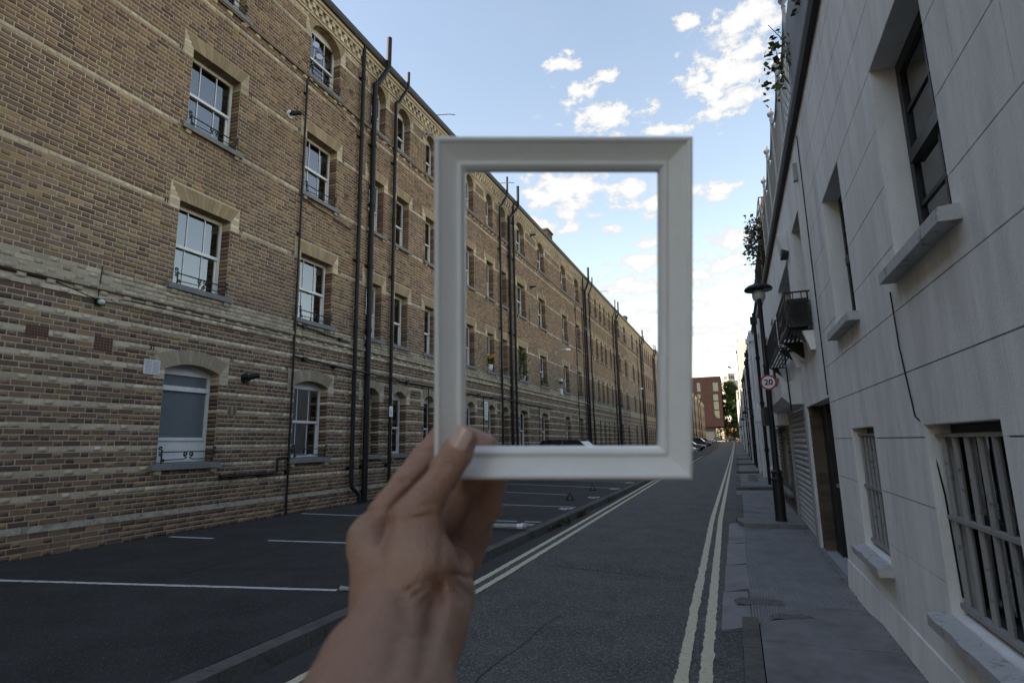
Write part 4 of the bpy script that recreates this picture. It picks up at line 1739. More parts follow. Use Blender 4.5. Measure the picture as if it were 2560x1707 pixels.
bx(.235, .26, 7.69, 8.99, .851, 1.97).build('door_pane', 'glass', d)
b = MB()
b.box(.22, .275, 7.69, 7.78, .851, 1.97)
b.box(.22, .275, 8.9, 8.99, .851, 1.97)
b.box(.22, .275, 8.3, 8.38, .851, 1.97)
b.build('door_stile', 'stuccodark', d)
bx(.17, .225, 8.75, 8.9, .98, 1.02).build('handle', 'metalgrey', d)
# roller shutter
sh = thing('roller_shutter', 'closed grey roller shutter with horizontal slats under a white housing', 'shutter', (RX, 9.95, 0))
bx(-.015, .1, .005, .16, .02, 2.16).build('guide_rail', 'metalgrey', sh)
bx(-.015, .1, 2.99, 3.045, .02, 2.16).build('guide_rail', 'metalgrey', sh)
sl = MB()
sl.extrude([(.06, 0), (.035, .018), (.022, .05), (.035, .082), (.06, .098), (.075, .098), (.075, 0)], .165, 2.985, 'y')
slm = sl.mesh('slat', 'shutter')
for i in range(21):
    ob('slat', slm, sh, (0, 0, .03 + i * .1))
bt = thing('shutter_housing', 'white boxed shutter housing with chamfered front fixed over the shutter', 'box', (RX, 10.05, 2.17))
MB().extrude([(0, 0), (0, .36), (-.30, .36), (-.30, .12), (-.18, 0.0)], 0, 3.7, 'y').build('casing', 'whitebox', bt)
tube([(-.2, -.02, .9), (-.19, -.02, .2), (-.18, .02, -.1)], .012, 6).build('cable', 'black', bt)
# further bits on the second house
tag(ob('white_panel', bx(-.16, .0, 0, 2.6, 0, .42).mesh('white_panel', 'whitebox'), None, (RX, 13.85, 1.93)), 'plain white panel on the wall beyond the shutter', 'sign')  # plain white wall panel, not a sign
b = MB()
for n in range(24):
    s = 13.05 + (n % 2) * .13
    while s < 16.6:
        e = min(s + .255, 16.6)
        zz = .02 + n * C
        if not (13.85 < (s + e) / 2 < 15.6 and .55 < zz < 1.8) and zz < 1.9:
            f = rnd.uniform(.6, 1.2)
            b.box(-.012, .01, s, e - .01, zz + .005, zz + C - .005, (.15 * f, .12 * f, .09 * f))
        s = e
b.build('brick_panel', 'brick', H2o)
sash_window(H2o, 13.6, 15.9, .5, 1.9, .15, 'metalgrey', 2, 3, 'stone')
sash_window(H2o, 8.26, 9.2, 3.1, 4.72, .26, 'blackwood', 2, 2, sill=False)
sash_window(H2o, 10.2, 12.45, 3.1, 4.6, .26, 'blackwood', 2, 3, sill=False)
sash_window(H2o, 14.6, 15.6, 3.1, 4.5, .26, 'blackwood', 2, 2)
sash_window(H2o, 17.2, 18.2, 3.1, 4.5, .26, 'blackwood', 2, 2)
s2 = thing('roller_shutter', 'dark roller shutter further along beside white downpipes', 'shutter', (RX, 17.0, 0))
for i in range(19):
    o = ob('slat', slm, s2, (0.02, -.14, .03 + i * .1))
    o.scale = (1, .88, 1)
MB().box(-.28, 0, -.1, 1.9, 2.02, 2.5).build('housing', 'black', s2)
b = MB()
b.extrude([(-.001, TOP2 - .07), (-.06, TOP2 - .06), (-.085, TOP2 - .0), (-.085, TOP2 + .06), (.3, TOP2 + .06), (.3, TOP2)], 7.45, 20, 'y')
b.build('gutter', 'lead', H2o)
bx(0, 4, 7.43, 20, TOP2 + .061, TOP2 + .1).build('roof', 'lead', H2o)
b = MB()
b.tube([(-.01, 7.47, 5.4), (-.01, 7.46, 3), (-.01, 7.44, 2.12)], .007, 5)
b.build('cable', 'black', H2o)
t = thing('alarm_box', 'white alarm box high on the wall above the black balcony', 'box', (RX, 10.0, 4.62))
MB().extrude([(0, 0), (-.1, .05), (-.14, .32), (-.02, .36), (0, .36)], -.2, .2, 'y').build('casing', 'whitebox', t)
bx(-.1, 0, -.2, .2, -.03, -.002).build('base', 'black', t)
tag(ob('wall_bracket', bx(-.05, 0, -.04, .04, -.12, .12).mesh('wall_bracket', 'metalgrey'), None, (RX, 7.9, 5.1)), 'small grey fitting high on the wall below the roof gutter', 'fitting')


def balcony(y0, y1, lab, unit):
    t = thing('balcony', lab, 'balcony', (RX, y0, 3.05), 'black iron balconies on the white house')
    L_ = y1 - y0
    b = MB()
    for z in (0, .45):
        b.box(-.31, -.29, 0, L_, z, z + .02)
        b.box(-.31, 0, 0, .02, z, z + .02)
        b.box(-.31, 0, L_ - .02, L_, z, z + .02)
    for yy in (.0, L_ - .02):
        b.box(-.31, -.29, yy, yy + .02, .02, .45)
        b.box(-.04, -.02, yy, yy + .02, .02, .45)
    b.build('rail', 'iron', t)
    b = MB()
    n = int(L_ / .16)
    for i in range(n):
        y = .05 + (L_ - .1) * i / max(1, n - 1)
        b.tube([(-.30, y, .02), (-.30, y, .45)], .006, 5)
        if i < n - 1:
            for zz, sg in ((.13, 1), (.33, -1)):
                b.tube([(-.30 + p[0], p[1], p[2]) for p in scroll(y + .07, zz, .055, 1.3, 0, sg, 0)], .006, 4)
    for xx in (-.2, -.1):
        b.tube([(xx, .01, .02), (xx, .01, .45)], .006, 5)
        b.tube([(xx, L_ - .01, .02), (xx, L_ - .01, .45)], .006, 5)
    for zz in (.16, .33):
        b.tube([(-.3, .01, zz), (0, .01, zz)], .006, 5)
    b.build('baluster', 'iron', t)
    b = MB()
    for i in range(5):
        b.box(-.29 + i * .055, -.26 + i * .055, .02, L_ - .02, -.0, .015)
    for yy in (.15, L_ - .2):
        b.hexa([(-.02, yy, -.25), (0, yy, -.25), (0, yy + .05, -.25), (-.02, yy + .05, -.25)], [(-.28, yy, -.01), (0, yy, -.01), (0, yy + .05, -.01), (-.28, yy + .05, -.01)])
    b.build('deck', 'iron', t)
    return t


balcony(8.0, 9.45, 'near black iron balcony holding a dark air-conditioning unit', True)
balcony(9.86, 12.7, 'longer black iron balcony just beyond the one with the unit', False)
t = thing('air_conditioner', 'dark air-conditioning unit sitting in the near black balcony', 'air conditioner', (RX, 8.06, 3.075))
bx(-.27, -.03, 0, 1.1, 0, .36).build('casing', 'black', t)
b = MB()
for k in range(5):
    b.tube([(-.15 + .09 * math.cos(a / 16 * 6.283) * (k + 1) / 5, -.006, .18 + .14 * math.sin(a / 16 * 6.283) * (k + 1) / 5) for a in range(17)], .003, 4, False)
b.build('fan_guard', 'iron', t)
for yy in (8.05, 9.3, 10, 12.3):
    b = MB()
    b.hexa([(-.05, yy, 2.75), (.01, yy, 2.75), (.01, yy + .18, 2.75), (-.05, yy + .18, 2.75)], [(-.13, yy, 3.0), (.01, yy, 3.0), (.01, yy + .18, 3.0), (-.13, yy + .18, 3.0)])
    b.build('corbel', 'stucco', H2o)

# roof terrace: planters, trellis with urn finials, climbing plants
for (y0, lab) in ((2.6, 'long pale planter wall on the nearest roof edge'),):
    tag(ob('roof_planter', bx(-.06, .25, 0, 4.3, 0, .95).mesh('roof_planter', 'stuccodark'), None, (RX, y0, TOP1 + .1)), lab, 'planter')


def trellis(y0, L_, lab, h=1.05):
    t = thing('trellis_panel', lab, 'trellis', (RX - .06, y0, TOP1 + .1), 'trellis panels on the roof terrace')
    b = MB()
    b.box(-.02, .02, 0, .04, 0, h + .12)
    b.box(-.02, .02, L_ - .04, L_, 0, h + .12)
    b.box(-.02, .02, .04, L_ - .04, 0, .04)
    n = 16
    top = lambda s: h - .22 * math.sin(math.pi * s) if L_ > .5 else h
    for i in range(n):
        a, c = i / n, (i + 1) / n
        b.hexa([(-.02, .04 + a * (L_ - .08), top(a)), (.02, .04 + a * (L_ - .08), top(a)), (.02, .04 + c * (L_ - .08), top(c)), (-.02, .04 + c * (L_ - .08), top(c))],
               [(-.02, .04 + a * (L_ - .08), top(a) + .04), (.02, .04 + a * (L_ - .08), top(a) + .04), (.02, .04 + c * (L_ - .08), top(c) + .04), (-.02, .04 + c * (L_ - .08), top(c) + .04)])
    b.build('frame', 'metalgrey', t)
    g = MB()
    k = -h
    while k < L_:
        for sg in (1, -1):
            pts = []
            for j in range(13):
                zz = .04 + (h - .06) * j / 12
                yy = k + zz if sg > 0 else k + h - zz
                s = (yy - .04) / (L_ - .08)
                if 0 <= s <= 1 and zz <= top(s): pts.append((.004 * sg, yy, zz))
            if len(pts) > 1: g.tube([pts[0], pts[-1]], .006, 4)
        k += .17
    g.build('lattice', 'metalgrey', t)
    u = MB()
    u.lathe(0, .02, [(.0, h + .12), (.03, h + .12), (.015, h + .15), (.05, h + .2), (.055, h + .24), (.035, h + .26), (.02, h + .29), (.028, h + .31), (.0, h + .34)], 10)
    u.build('finial', 'metalgrey', t, smooth=True)


for i in range(5):
    trellis(6.95 + i * 1.34, 1.3, ('nearest', 'second', 'third', 'fourth', 'farthest')[i] + ' lattice trellis panel on the roof edge above the white houses')
for (y, z, n, seed, lab) in ((4.6, 6.4, 700, 5, 'big leafy shrub overhanging the roof gutter at top right'), (5.7, 6.0, 190, 6, 'thin trailing plant on the planter below the leafy shrub'),
                             (7.1, 6.3, 130, 8, 'small sprig of leaves beside the first trellis panel')):
    t = thing('roof_plant', lab, 'plant', (RX + .05, y, TOP1 + .1))
    b = MB()
    q = random.Random(seed)
    for k in range(6):
        leafy(b, (q.uniform(-.35, .1) if seed != 8 else q.uniform(-.25, 0), q.uniform(-.6, .6) if seed == 5 else q.uniform(-.3, .3), q.uniform(.1, .7)), .26, .4, n // 6, .085, seed * 10 + k, LEAF)
    b.build('foliage', 'leaf', t)
    b = MB()
    for k in range(5):
        b.tube([(.1, q.uniform(-.3, .3), 0), (q.uniform(-.2, .1), q.uniform(-.3, .3), .4), (q.uniform(-.35, .0), q.uniform(-.5, .5), .9)], [.012, .009, .004], 5)
    b.build('stem', 'darkbrown', t)
# shed and chimney further along the roofs
t = thing('roof_chimney', 'orange sunlit brick chimney block rising behind the white roofs', 'chimney', (RX + .35, 20.2, TOP2))
bx(0, 1.6, 0, 2.2, .0, 3.6).build('stack', brick_sheet_mat('chimney_brick', (.38, .24, .12), (.30, .18, .09), (.4, .34, .26)), t)
b = MB()
for (p, q_) in (((0, 0), (1.6, 0)), ((0, 0), (0, 2.2)), ((0, 2.2), (1.6, 2.2))):
    for z in (4.2, 3.9):
        b.tube([(p[0], p[1], z), (q_[0], q_[1], z)], .02, 5)
for p in ((0, 0), (1.6, 0), (0, 2.2), (1.6, 2.2), (0, 1.1)):
    b.tube([(p[0], p[1], 3.6), (p[0], p[1], 4.2)], .02, 5)
b.build('railing', 'iron', t)


def lattice_screen(y0, L_, h, lab, z=TOP2 + .1):
    t = thing('lattice_screen', lab, 'screen', (RX + .0, y0, z))
    b = MB()
    b.box(-.03, .03, 0, .06, 0, h)
    b.box(-.03, .03, L_ - .06, L_, 0, h)
    b.box(-.03, .03, .06, L_ - .06, h - .06, h)
    b.build('frame', 'darkbrown', t)
    g = MB()
    k = -h
    while k < L_:
        for sg in (1, -1):
            za, zb = 0, h - .06
            ya, yb = (k, k + h) if sg > 0 else (k + h, k)
            def clip(ya, za, yb, zb):
                P = []
                for j in range(25):
                    yy, zz = ya + (yb - ya) * j / 24, za + (zb - za) * j / 24
                    if .05 <= yy <= L_ - .05: P.append((.005 * sg, yy, zz))
                return P
            P = clip(ya, za, yb, zb)
            if len(P) > 1: g.tube([P[0], P[-1]], .015, 4)
        k += .17
    g.build('lattice', 'darkbrown', t)


lattice_screen(13.8, 2.0, 1.5, 'brown lattice screen on the roof behind the street lamp')
lattice_screen(16.2, 3.4, 1.3, 'second brown lattice screen on the roof further down')
t = thing('roof_plant', 'dark bushy plant growing round the brown lattice screen', 'plant', (RX - .05, 14.4, TOP2 + .1))
b = MB()
for k in range(7):
    leafy(b, (-.12, -.5 + .22 * k, .2 + .12 * ((k * 3) % 5)), .28, .6, 90, .09, 300 + k, [(.04, .05, .03), (.06, .075, .04)])
b.build('foliage', 'leaf', t)
for (y0, y1, lab) in ((7.43, 20, ''),):
    pass


# houses further on ---------------------------------------------------------------
def row_house(y0, y1, top, m, label, floors, nwin, seed, pipes=2, dark='blackwood'):
    g = rise((y0 + y1) / 2)
    q = random.Random(seed)
    t = thing('terrace_house', label, 'house', (RX + q.uniform(-.02, .02), y0, 0))
    L_ = y1 - y0
    fh = (top - g - .5) / floors
    holes = []
    for f in range(floors):
        for i in range(nwin):
            c = L_ * (i + .5) / nwin
            w = min(1.1, L_ / nwin * .5)
            z0 = g + .9 + fh * f if f else g + .7
            holes.append((c - w / 2, c + w / 2, z0, z0 + fh * .55, f, i))
    dr = q.randrange(nwin)
    hs = []
    for h in holes:
        if h[4] == 0 and h[5] == dr:
            hs.append((h[0], h[1], g + .05, g + 2.1, 0, h[5], True))
        else:
            hs.append((*h, False))
    b = MB()
    wall_sheet(b, 0, L_ - .01, -.2, top, [h[:4] for h in hs], 0, .3)
    b.box(.31, 5, 0, L_ - .01, -.2, top - .02)
    b.build('wall', m, t)
    for h in hs:
        if h[6]:
            d = bx(.12, .18, h[0] + .003, h[1] - .003, h[2], h[3] - .003).build('door', 'blackwood', t)
            bx(.08, .12, h[1] - .2, h[1] - .15, h[2] + 1.0, h[2] + 1.04).build('handle', 'metalgrey', d)
        else:
            f = MB()
            a, c, z0, z1 = h[:4]
            f.box(.12, .17, a + .003, a + .06, z0 + .003, z1 - .003)
            f.box(.12, .17, c - .06, c - .003, z0 + .003, z1 - .003)
            f.box(.12, .17, a + .06, c - .06, z0 + .003, z0 + .06)
            f.box(.12, .17, a + .06, c - .06, z1 - .06, z1 - .003)
            f.box(.11, .17, a + .06, c - .06, (z0 + z1) / 2 - .03, (z0 + z1) / 2 + .03)
            w = f.build('window', dark if q.random() < .5 else 'pvc', t)
            bx(.14, .147, a + .05, c - .05, z0 + .05, z1 - .05).build('pane', 'frost', w)
            bx(-.05, .12, a - .1, c + .1, z0 - .09, z0 - .002).build('sill', m, w)
    b = MB()
    b.box(-.07, .2, 0, L_ - .012, top - .02, top + .09)
    b.build('parapet', 'lead' if seed % 2 else m, t)
    for i in range(pipes):
        yy = L_ * (i + .08 + .3 * q.random()) / max(1, pipes)
        b = MB()
        b.tube([(-.09, yy, g + .05), (-.09, yy, top * .45), (-.09, yy + .1, top * .5), (-.09, yy + .1, top - .05)], .055, 8)
        for z in (1.2, 2.8, 4.4, 6.0):
            if z < top - .4: b.tube([(-.09, yy + (.1 if z > top * .5 else 0), z), (-.09, yy + (.1 if z > top * .5 else 0), z + .12)], .075, 8)
        b.box(-.22, 0, yy - .02, yy + .22, top - .45, top - .2)
        b.build('downpipe', 'pipe' if (i + seed) % 2 else 'whitebox', t)
    if seed % 3 == 0:
        bx(-.3, 0, L_ * .4, L_ * .4 + .8, g + 2.3, g + 2.75).build('shutter_box', 'whitebox', t)
    if seed % 3 == 1:
        b = MB()
        b.tube([(0, L_ * .6, g + 3.2), (-.4, L_ * .6, g + 3.3), (-.5, L_ * .6, g + 3.2)], .025, 6)
        b.lathe(-.5, L_ * .6, [(0, g + 3.2), (.12, g + 3.15), (.14, g + 3.0), (0, g + 3.0)], 10)
        b.build('wall_lantern', 'iron', t)
    return t


row_house(20.02, 29, 6.15, 'stucco', 'white two-storey house just beyond the second roller shutter', 2, 3, 3, 2)
row_house(29.02, 37, 6.7, 'stucco', 'white two-storey house with several black downpipes', 2, 3, 4, 2)
row_house(37.02, 50, 6.6, 'darkbrown', 'dark brick house crowded with black downpipes', 2, 4, 7, 3)
row_house(50.02, 67, 7.2, 'stucco', 'long white house before the tall cream house', 2, 5, 9, 1)
row_house(67.02, 80, 12.6, 'stucco2', 'tall cream house standing above the white terrace', 4, 3, 10, 2)
row_house(80.02, 100, 8.6, 'stucco', 'white terrace house just past the tall cream house', 3, 5, 12, 1)
row_house(100.02, 124, 9.6, 'stucco', 'white terrace house in the far middle of the row', 3, 6, 13, 1)
row_house(124.02, 150, 11.5, 'stucco2', 'cream terrace house far down the street', 3, 6, 16, 0)
row_house(150.02, 178, 13.5, 'stucco', 'white house near the street end with bright side', 4, 6, 18, 0)
row_house(178.02, 204, 13.0, 'stucco', 'last white house at the far street end', 4, 6, 19, 0)
# ------------------------------------------------------------------ street furniture
t = thing('street_lamp', 'black lamp post with wide shade and glass globe on the right pavement', 'street lamp', (.66, 12.15, .113))
MB().lathe(0, 0, [(0, 0), (.105, 0), (.105, .03), (.098, .05), (.096, .72), (.108, .74), (.108, .78), (.09, .80), (.088, .86), (.1, .88), (.1, .91), (.07, .94), (.06, .97), (0, .97)], 18).build('base', 'iron', t, smooth=False)
MB().lathe(0, 0, [(.058, .96), (.055, 1.4), (.052, 2.9), (.058, 2.92), (.058, 2.96), (.046, 2.98), (.038, 4.5), (.05, 4.52), (.05, 4.56), (.0, 4.56)], 14).build('column', 'iron', t, smooth=True)
MB().lathe(0, .05, [(.0, 4.50), (.06, 4.50), (.262, 4.49), (.27, 4.515), (.255, 4.545), (.20, 4.585), (.10, 4.62), (.06, 4.66), (.05, 4.73), (.035, 4.76), (.045, 4.79), (.02, 4.83), (.03, 4.88), (.035, 4.93), (.0, 4.95)], 24).build('lamp_shade', 'iron', t, smooth=True)
MB().lathe(0, .07, [(.10, 4.49), (.125, 4.44), (.13, 4.38), (.115, 4.31), (.07, 4.26), (.0, 4.245)], 18).build('globe', 'lampglass', t, smooth=True)
t = thing('speed_sign', 'round red-ringed 20 speed limit sign on the lamp post', 'sign', (.672, 12.06, 2.72))


def disc(r0, r1, y0, y1, n=40):
    b = MB()
    for i in range(n):
        a, c = 2 * math.pi * i / n, 2 * math.pi * (i + 1) / n
        P = lambda r, a, y: (r * math.cos(a), y, r * math.sin(a))
        b.hexa([P(r0, a, y1), P(r1, a, y1), P(r1, c, y1), P(r0, c, y1)], [P(r0, a, y0), P(r1, a, y0), P(r1, c, y0), P(r0, c, y0)])
    return b


disc(.0005, .150, 0, .004).build('plate', 'metalgrey', t)
disc(.118, .150, -.003, -.0005).build('ring', 'red', t)
disc(.0005, .117, -.003, -.0005).build('face', 'signwhite', t)
tx = ob('numeral', text_mesh('20', .155, 'black', 'numeral', .0045), t, (0, -.0045, -.003))
tx.rotation_euler = (R(90), 0, 0)
bx(-.03, .03, .004, .04, -.06, .06).build('clamp', 'iron', t)
t = thing('mounted_box', 'narrow dark box strapped behind the speed limit sign', 'box', (.80, 12.2, 2.64))
bx(-.02, .02, -.08, .08, 0, .34).build('casing', 'black', t)
bx(-.12, -.02, -.02, .02, .1, .14).build('strap', 'iron', t)

t = thing('folded_bollard', 'grey fold-down parking post with white band lying on the asphalt', 'bollard', (-4.26, 9.72, bz(-4.2, 9.7)))
b = MB()
b.tube([(.02, 0, .055), (.5, .055, .055)], .043, 12)
b.tube([(.61, .068, .055), (.68, .075, .055)], .043, 12)
b.build('post', 'metalgrey', t)
tube([(.5, .055, .055), (.61, .068, .055)], .0445, 12).build('reflective_band', 'signwhite', t)
b = MB()
b.box(-.08, .06, -.08, .08, 0, .012)
b.box(-.05, .05, -.06, -.045, .012, .1)
b.box(-.05, .05, .045, .06, .012, .1)
b.build('hinge', 'iron', t)
for (x, y, lab) in ((-4.26, 15.05, 'nearer small dark triangular parking lock on the asphalt'), (-4.37, 18.1, 'farther small dark triangular parking lock on the asphalt')):
    t = thing('parking_lock', lab, 'parking lock', (x, y, bz(x, y)), 'folded parking locks')
    b = MB()
    b.tube([(-.09, 0, .01), (0, 0, .19), (.09, 0, .01)], .016, 6)
    b.build('hoop', 'iron', t)
    b = MB()
    b.box(-.12, .12, -.05, .05, 0, .025)
    b.build('base', 'iron', t)
tag(ob('crushed_can', tube([(0, 0, .02), (.11, .01, .022), (.19, -.01, .018)], [.03, .018, .026], 8).mesh('crushed_can', 'metalgrey'), None, (-4.05, 5.27, bz(-4, 5.3))), 'crushed dark metal scrap lying on the nearest white bay line', 'litter')
for i, (y, n, lab) in enumerate(((10.9, 60, 'low green weeds growing along the left kerb, nearest clump'), (11.6, 80, 'longer strip of green weeds in the kerb gutter'), (12.9, 70, 'bushy green weeds at the kerb beside bay number 45'), (16.2, 40, 'dark clump of weeds at the kerb far along'))):
    t = thing('weeds', lab, 'weed', (-3.40, y, .02), 'weeds along the left kerb')
    b = MB()
    for k in range(4):
        leafy(b, (rnd.uniform(-.03, .06), -.3 + .2 * k, 0), .08, .07, n // 4, .06, 500 + i * 9 + k, [(.05, .065, .025), (.075, .08, .03)])
    b.build('foliage', 'leaf', t)
    b = MB()
    for k in range(5):
        b.tube([(0, -.3 + .15 * k, -.02), (.02, -.28 + .15 * k, .06)], .003, 4)
    b.build('stem', 'leaf', t)
# grit and litter flecks on the asphalt
b = MB()
q = random.Random(99)
for i in range(520):
    if q.random() < .6:
        x, y = q.uniform(-9.2, -3.7), 3 + 12 * q.random() ** 1.5
        z = bz(x, y)
    else:
        x, y = q.uniform(-3.4, -3.1), q.uniform(2, 22)
        z = .006
    s = q.uniform(.004, .014)
    a = q.uniform(0, 3.1)
    b.hexa([(x, y, z - .004), (x + s * math.cos(a), y + s * math.sin(a), z - .004), (x + s * .4, y + s, z - .004), (x - s * .3, y + s * .6, z - .004)],
           [(x, y, z + s * .4), (x + s * math.cos(a) * .8, y + s * math.sin(a) * .8, z + s * .5), (x + s * .4, y + s * .8, z + s * .4), (x - s * .2, y + s * .5, z + s * .4)])
for i in range(420):
    x, y = 1.0 - .10 * q.random() ** 3, q.uniform(2.2, 12)
    if y > 7.4: x += .0
    z = .1 if y < 5.7 else .045
    s = q.uniform(.003, .009)
    b.hexa([(x, y, z - .004), (x + s, y, z - .004), (x + s, y + s, z - .004), (x, y + s, z - .004)], [(x + s * .2, y, z + s * .4), (x + s * .9, y + s * .2, z + s * .5), (x + s, y + s, z + s * .3), (x, y + s, z + s * .4)])
tag(b.build('grit', mat('grit', (.13, .12, .10), .9, .2, var=.4, vscale=50)), 'scattered pale grit and litter flecks on the dark asphalt', 'grit', kind='stuff')


# ------------------------------------------------------------------ cars
def car(x, y, rz, col, label, L_=4.3, W_=1.78, H_=1.5, belt=.92, group='cars parked nose to the street'):
    t = thing('parked_car', label, 'car', (x, y, rise(y) + .145 if x < -3.5 else rise(y)), group)
    t.rotation_euler = (0, 0, rz)
    m = mat('car_paint', col, .25, .6, var=.04, vscale=3)
    hw = W_ / 2
    st = [(-.5, .62, .45, .78), (-.485, .80, .32, .86), (-.44, .93, .24, belt), (-.30, 1, .2, belt + .02), (0, 1, .2, belt), (.18, 1, .2, belt - .02), (.24, .99, .2, belt - .04), (.38, .96, .22, .84), (.46, .88, .25, .74), (.492, .74, .3, .64), (.5, .6, .4, .55)]
    b = MB()
    rings = []
    for (f, w, zb, zt) in st:
        wv = hw * w
        X = f * L_
        ring = [(X, -wv * .9, zb), (X, -wv, zb + .14), (X, -wv, (zb + zt) / 2), (X, -wv * .97, zt - .06), (X, -wv * .86, zt), (X, 0, zt + .035), (X, wv * .86, zt), (X, wv * .97, zt - .06), (X, wv, (zb + zt) / 2), (X, wv, zb + .14), (X, wv * .9, zb)]
        rings.append(ring)
        b.v += ring
    n = 11
    for i in range(len(rings) - 1):
        for k in range(n):
            a, c = i * n + k, i * n + (k + 1) % n
            b.f.append((a, c, c + n, a + n))
            b.c.append(None)
    b.f += [tuple(range(n)), tuple(range((len(rings) - 1) * n, len(rings) * n))]
    b.c += [None, None]
    body = b.build('body', m, t, smooth=True)
    # greenhouse
    bot = [(-.44 * L_, hw * .84), (.22 * L_, hw * .86)]
    top = [(-.33 * L_, hw * .68), (.05 * L_, hw * .70)]
    zb, zt = belt - .03, H_ - .05
    B = [(bot[0][0], -bot[0][1], zb), (bot[1][0], -bot[1][1], zb), (bot[1][0], bot[1][1], zb), (bot[0][0], bot[0][1], zb)]
    Tp = [(top[0][0], -top[0][1], zt), (top[1][0], -top[1][1], zt), (top[1][0], top[1][1], zt), (top[0][0], top[0][1], zt)]
    MB().hexa(B, Tp).build('window_glass', mat('car_glass', (.012, .014, .016), .05, .7), t)
    b = MB()
    g = MB()
    rr = [(top[0][0] - .07, .93, zt - .01), (top[0][0] + .25, 1.0, zt + .035), (-.1 * L_, 1.0, zt + .05), (top[1][0] - .2, 1.0, zt + .03), (top[1][0] + .06, .95, zt - .015)]
    for (X, w, z) in rr:
        b.v += [(X, -top[0][1] * w * 1.02, z - .03), (X, -top[0][1] * w * .8, z), (X, 0, z + .02), (X, top[0][1] * w * .8, z), (X, top[0][1] * w * 1.02, z - .03)]
    for i in range(4):
        for k in range(4):
            a = i * 5 + k
            b.f.append((a, a + 1, a + 6, a + 5))
            b.c.append(None)
    b.build('roof', m, t, smooth=True)
    for i in range(4):
        g.tube([B[i], Tp[i]], .035, 6)
    for sg in (-1, 1):
        g.tube([(-.1 * L_, sg * hw * .855, zb), (-.12 * L_, sg * top[0][1] * 1.0, zt)], .03, 6)
    g.build('pillar', m, t)
    for (X, sg) in ((.31, 1), (.31, -1), (-.30, 1), (-.30, -1)):
        r = .33
        tube([(X * L_, sg * (hw - .005), r), (X * L_, sg * (hw - .21), r)], r, 20).build('tyre', 'black', t)
        tube([(X * L_, sg * (hw + .002), r), (X * L_, sg * (hw - .1), r)], [.21, .2], 14).build('rim', 'metalgrey', t)
    for sg in (-1, 1):
        MB().hexa([(.455 * L_, sg * hw * .55, .60), (.485 * L_, sg * hw * .55, .6), (.45 * L_, sg * hw * .9, .62), (.42 * L_, sg * hw * .9, .62)],
                  [(.44 * L_, sg * hw * .55, .74), (.47 * L_, sg * hw * .55, .72), (.44 * L_, sg * hw * .9, .75), (.41 * L_, sg * hw * .9, .76)]).build('headlight', 'lampglass', t)
        bx(-.5 * L_ + .01, -.46 * L_, sg * hw * .6, sg * hw * .8, .62, .78).build('tail_light', 'red', t)
        bx(.17 * L_, .2 * L_, sg * hw * 1.0, sg * hw * 1.14, belt - .02, belt + .1).build('mirror', m, t)
    bx(.493 * L_, .503 * L_, -.26, .26, .36, .47).build('number_plate', 'signwhite', t)
    return t


car(-6.75, 25.6, R(-6), (.012, .013, .016), 'dark car whose roof just shows above the lower frame rail', 4.5, 1.85, 1.66, 1.0)
car(-6.05, 62.3, R(-8), (.55, .57, .62), 'white car parked nose-out at the right edge of the picture frame', 4.2, 1.8, 1.6, .98)
car(-6.2, 84, R(-8), (.015, .016, .018), 'black car with bright wheel beyond the white car', 4.3, 1.8, 1.45)
car(-6.7, 116, R(-8), (.022, .014, .032), 'dark purple estate car parked further down the bays', 4.6, 1.85, 1.72, 1.02)
car(-7.2, 142, R(-8), (.012, .013, .015), 'dark hatchback beyond the purple car', 4.3, 1.8, 1.5)
for (x, c, lab) in ((-5.8, (.02, .025, .035), 'dark blue car parked across the street end, leftmost'), (-1.6, (.015, .015, .017), 'black car parked across the street end, in the middle'), (2.8, (.2, .21, .23), 'silver car parked across the street end, rightmost')):
    car(x, 214, R(0 if x < 0 else 180), c, lab, 4.2, 1.75, 1.5, .92, 'cars across the far end of the street')

# ------------------------------------------------------------------ far end
struct(bx(-80, 80, 205.5, 220, .9, 1.003).build('cross_street', 'road'))


def atY(u, v, y):
    d = ray(u, v)
    return EYE + d * (y / d.y)


RB = thing('red_brick_block', 'modern dark red brick block with tall glazed slots closing the street', 'building', (-3.8, 222, 1))
rbm = brick_sheet_mat('red_brick', (.042, .017, .0155), (.028, .0135, .013), (.045, .032, .03), 1, 'x')
wins = []
for (u0, u1, v0, v1) in ((1741, 1751.5, 956, 979.5), (1742.5, 1752, 984.5, 997), (1781, 1796, 955, 978.5), (1784, 1798, 984.5, 1046), (1741, 1753, 1002, 1040)):
    p, q_ = atY(u0, (v0 + v1) / 2, 222), atY(u1, (v0 + v1) / 2, 222)
    za, zb = atY(u0, v1, 222).z, atY(u0, v0, 222).z
    wins.append((p.x + 3.8, q_.x + 3.8, za - 1, zb - 1))
b = MB()
for (a, c, d, e) in cut((-40, 0, 5.4, 23.6), [(w[0], w[1], w[2], w[3]) for w in wins]):
    b.box(a, c, 0, .5, d, e)
b.box(-40, 0, .51, 26, 5.4, 23.6)
b.build('wall', rbm, RB)
b = MB()
b.box(-34, -3.6, 1.5, 24, -1, 5.39)
b.build('ground_floor', 'slate', RB)
bx(-40.1, .1, -.1, 26.1, 23.601, 23.9).build('roof', 'slate', RB)
for (a, c, d, e) in wins:
    f = MB()
    f.box(a, c, .25, .33, d, d + .12)
    f.box(a, c, .25, .33, e - .12, e)
    f.box(a, a + .12, .25, .33, d + .12, e - .12)
    f.box(c - .12, c, .25, .33, d + .12, e - .12)
    z = d + 2.9
    while z < e - 1:
        f.box(a + .12, c - .12, .24, .33, z, z + .4)
        z += 3.3
    w = f.build('window', 'blackwood', RB)
    bx(a + .1, c - .1, .29, .3, d + .1, e - .1).build('pane', mat('mirror_glass', (.10, .115, .125), .05, .8, metal=.85), w)
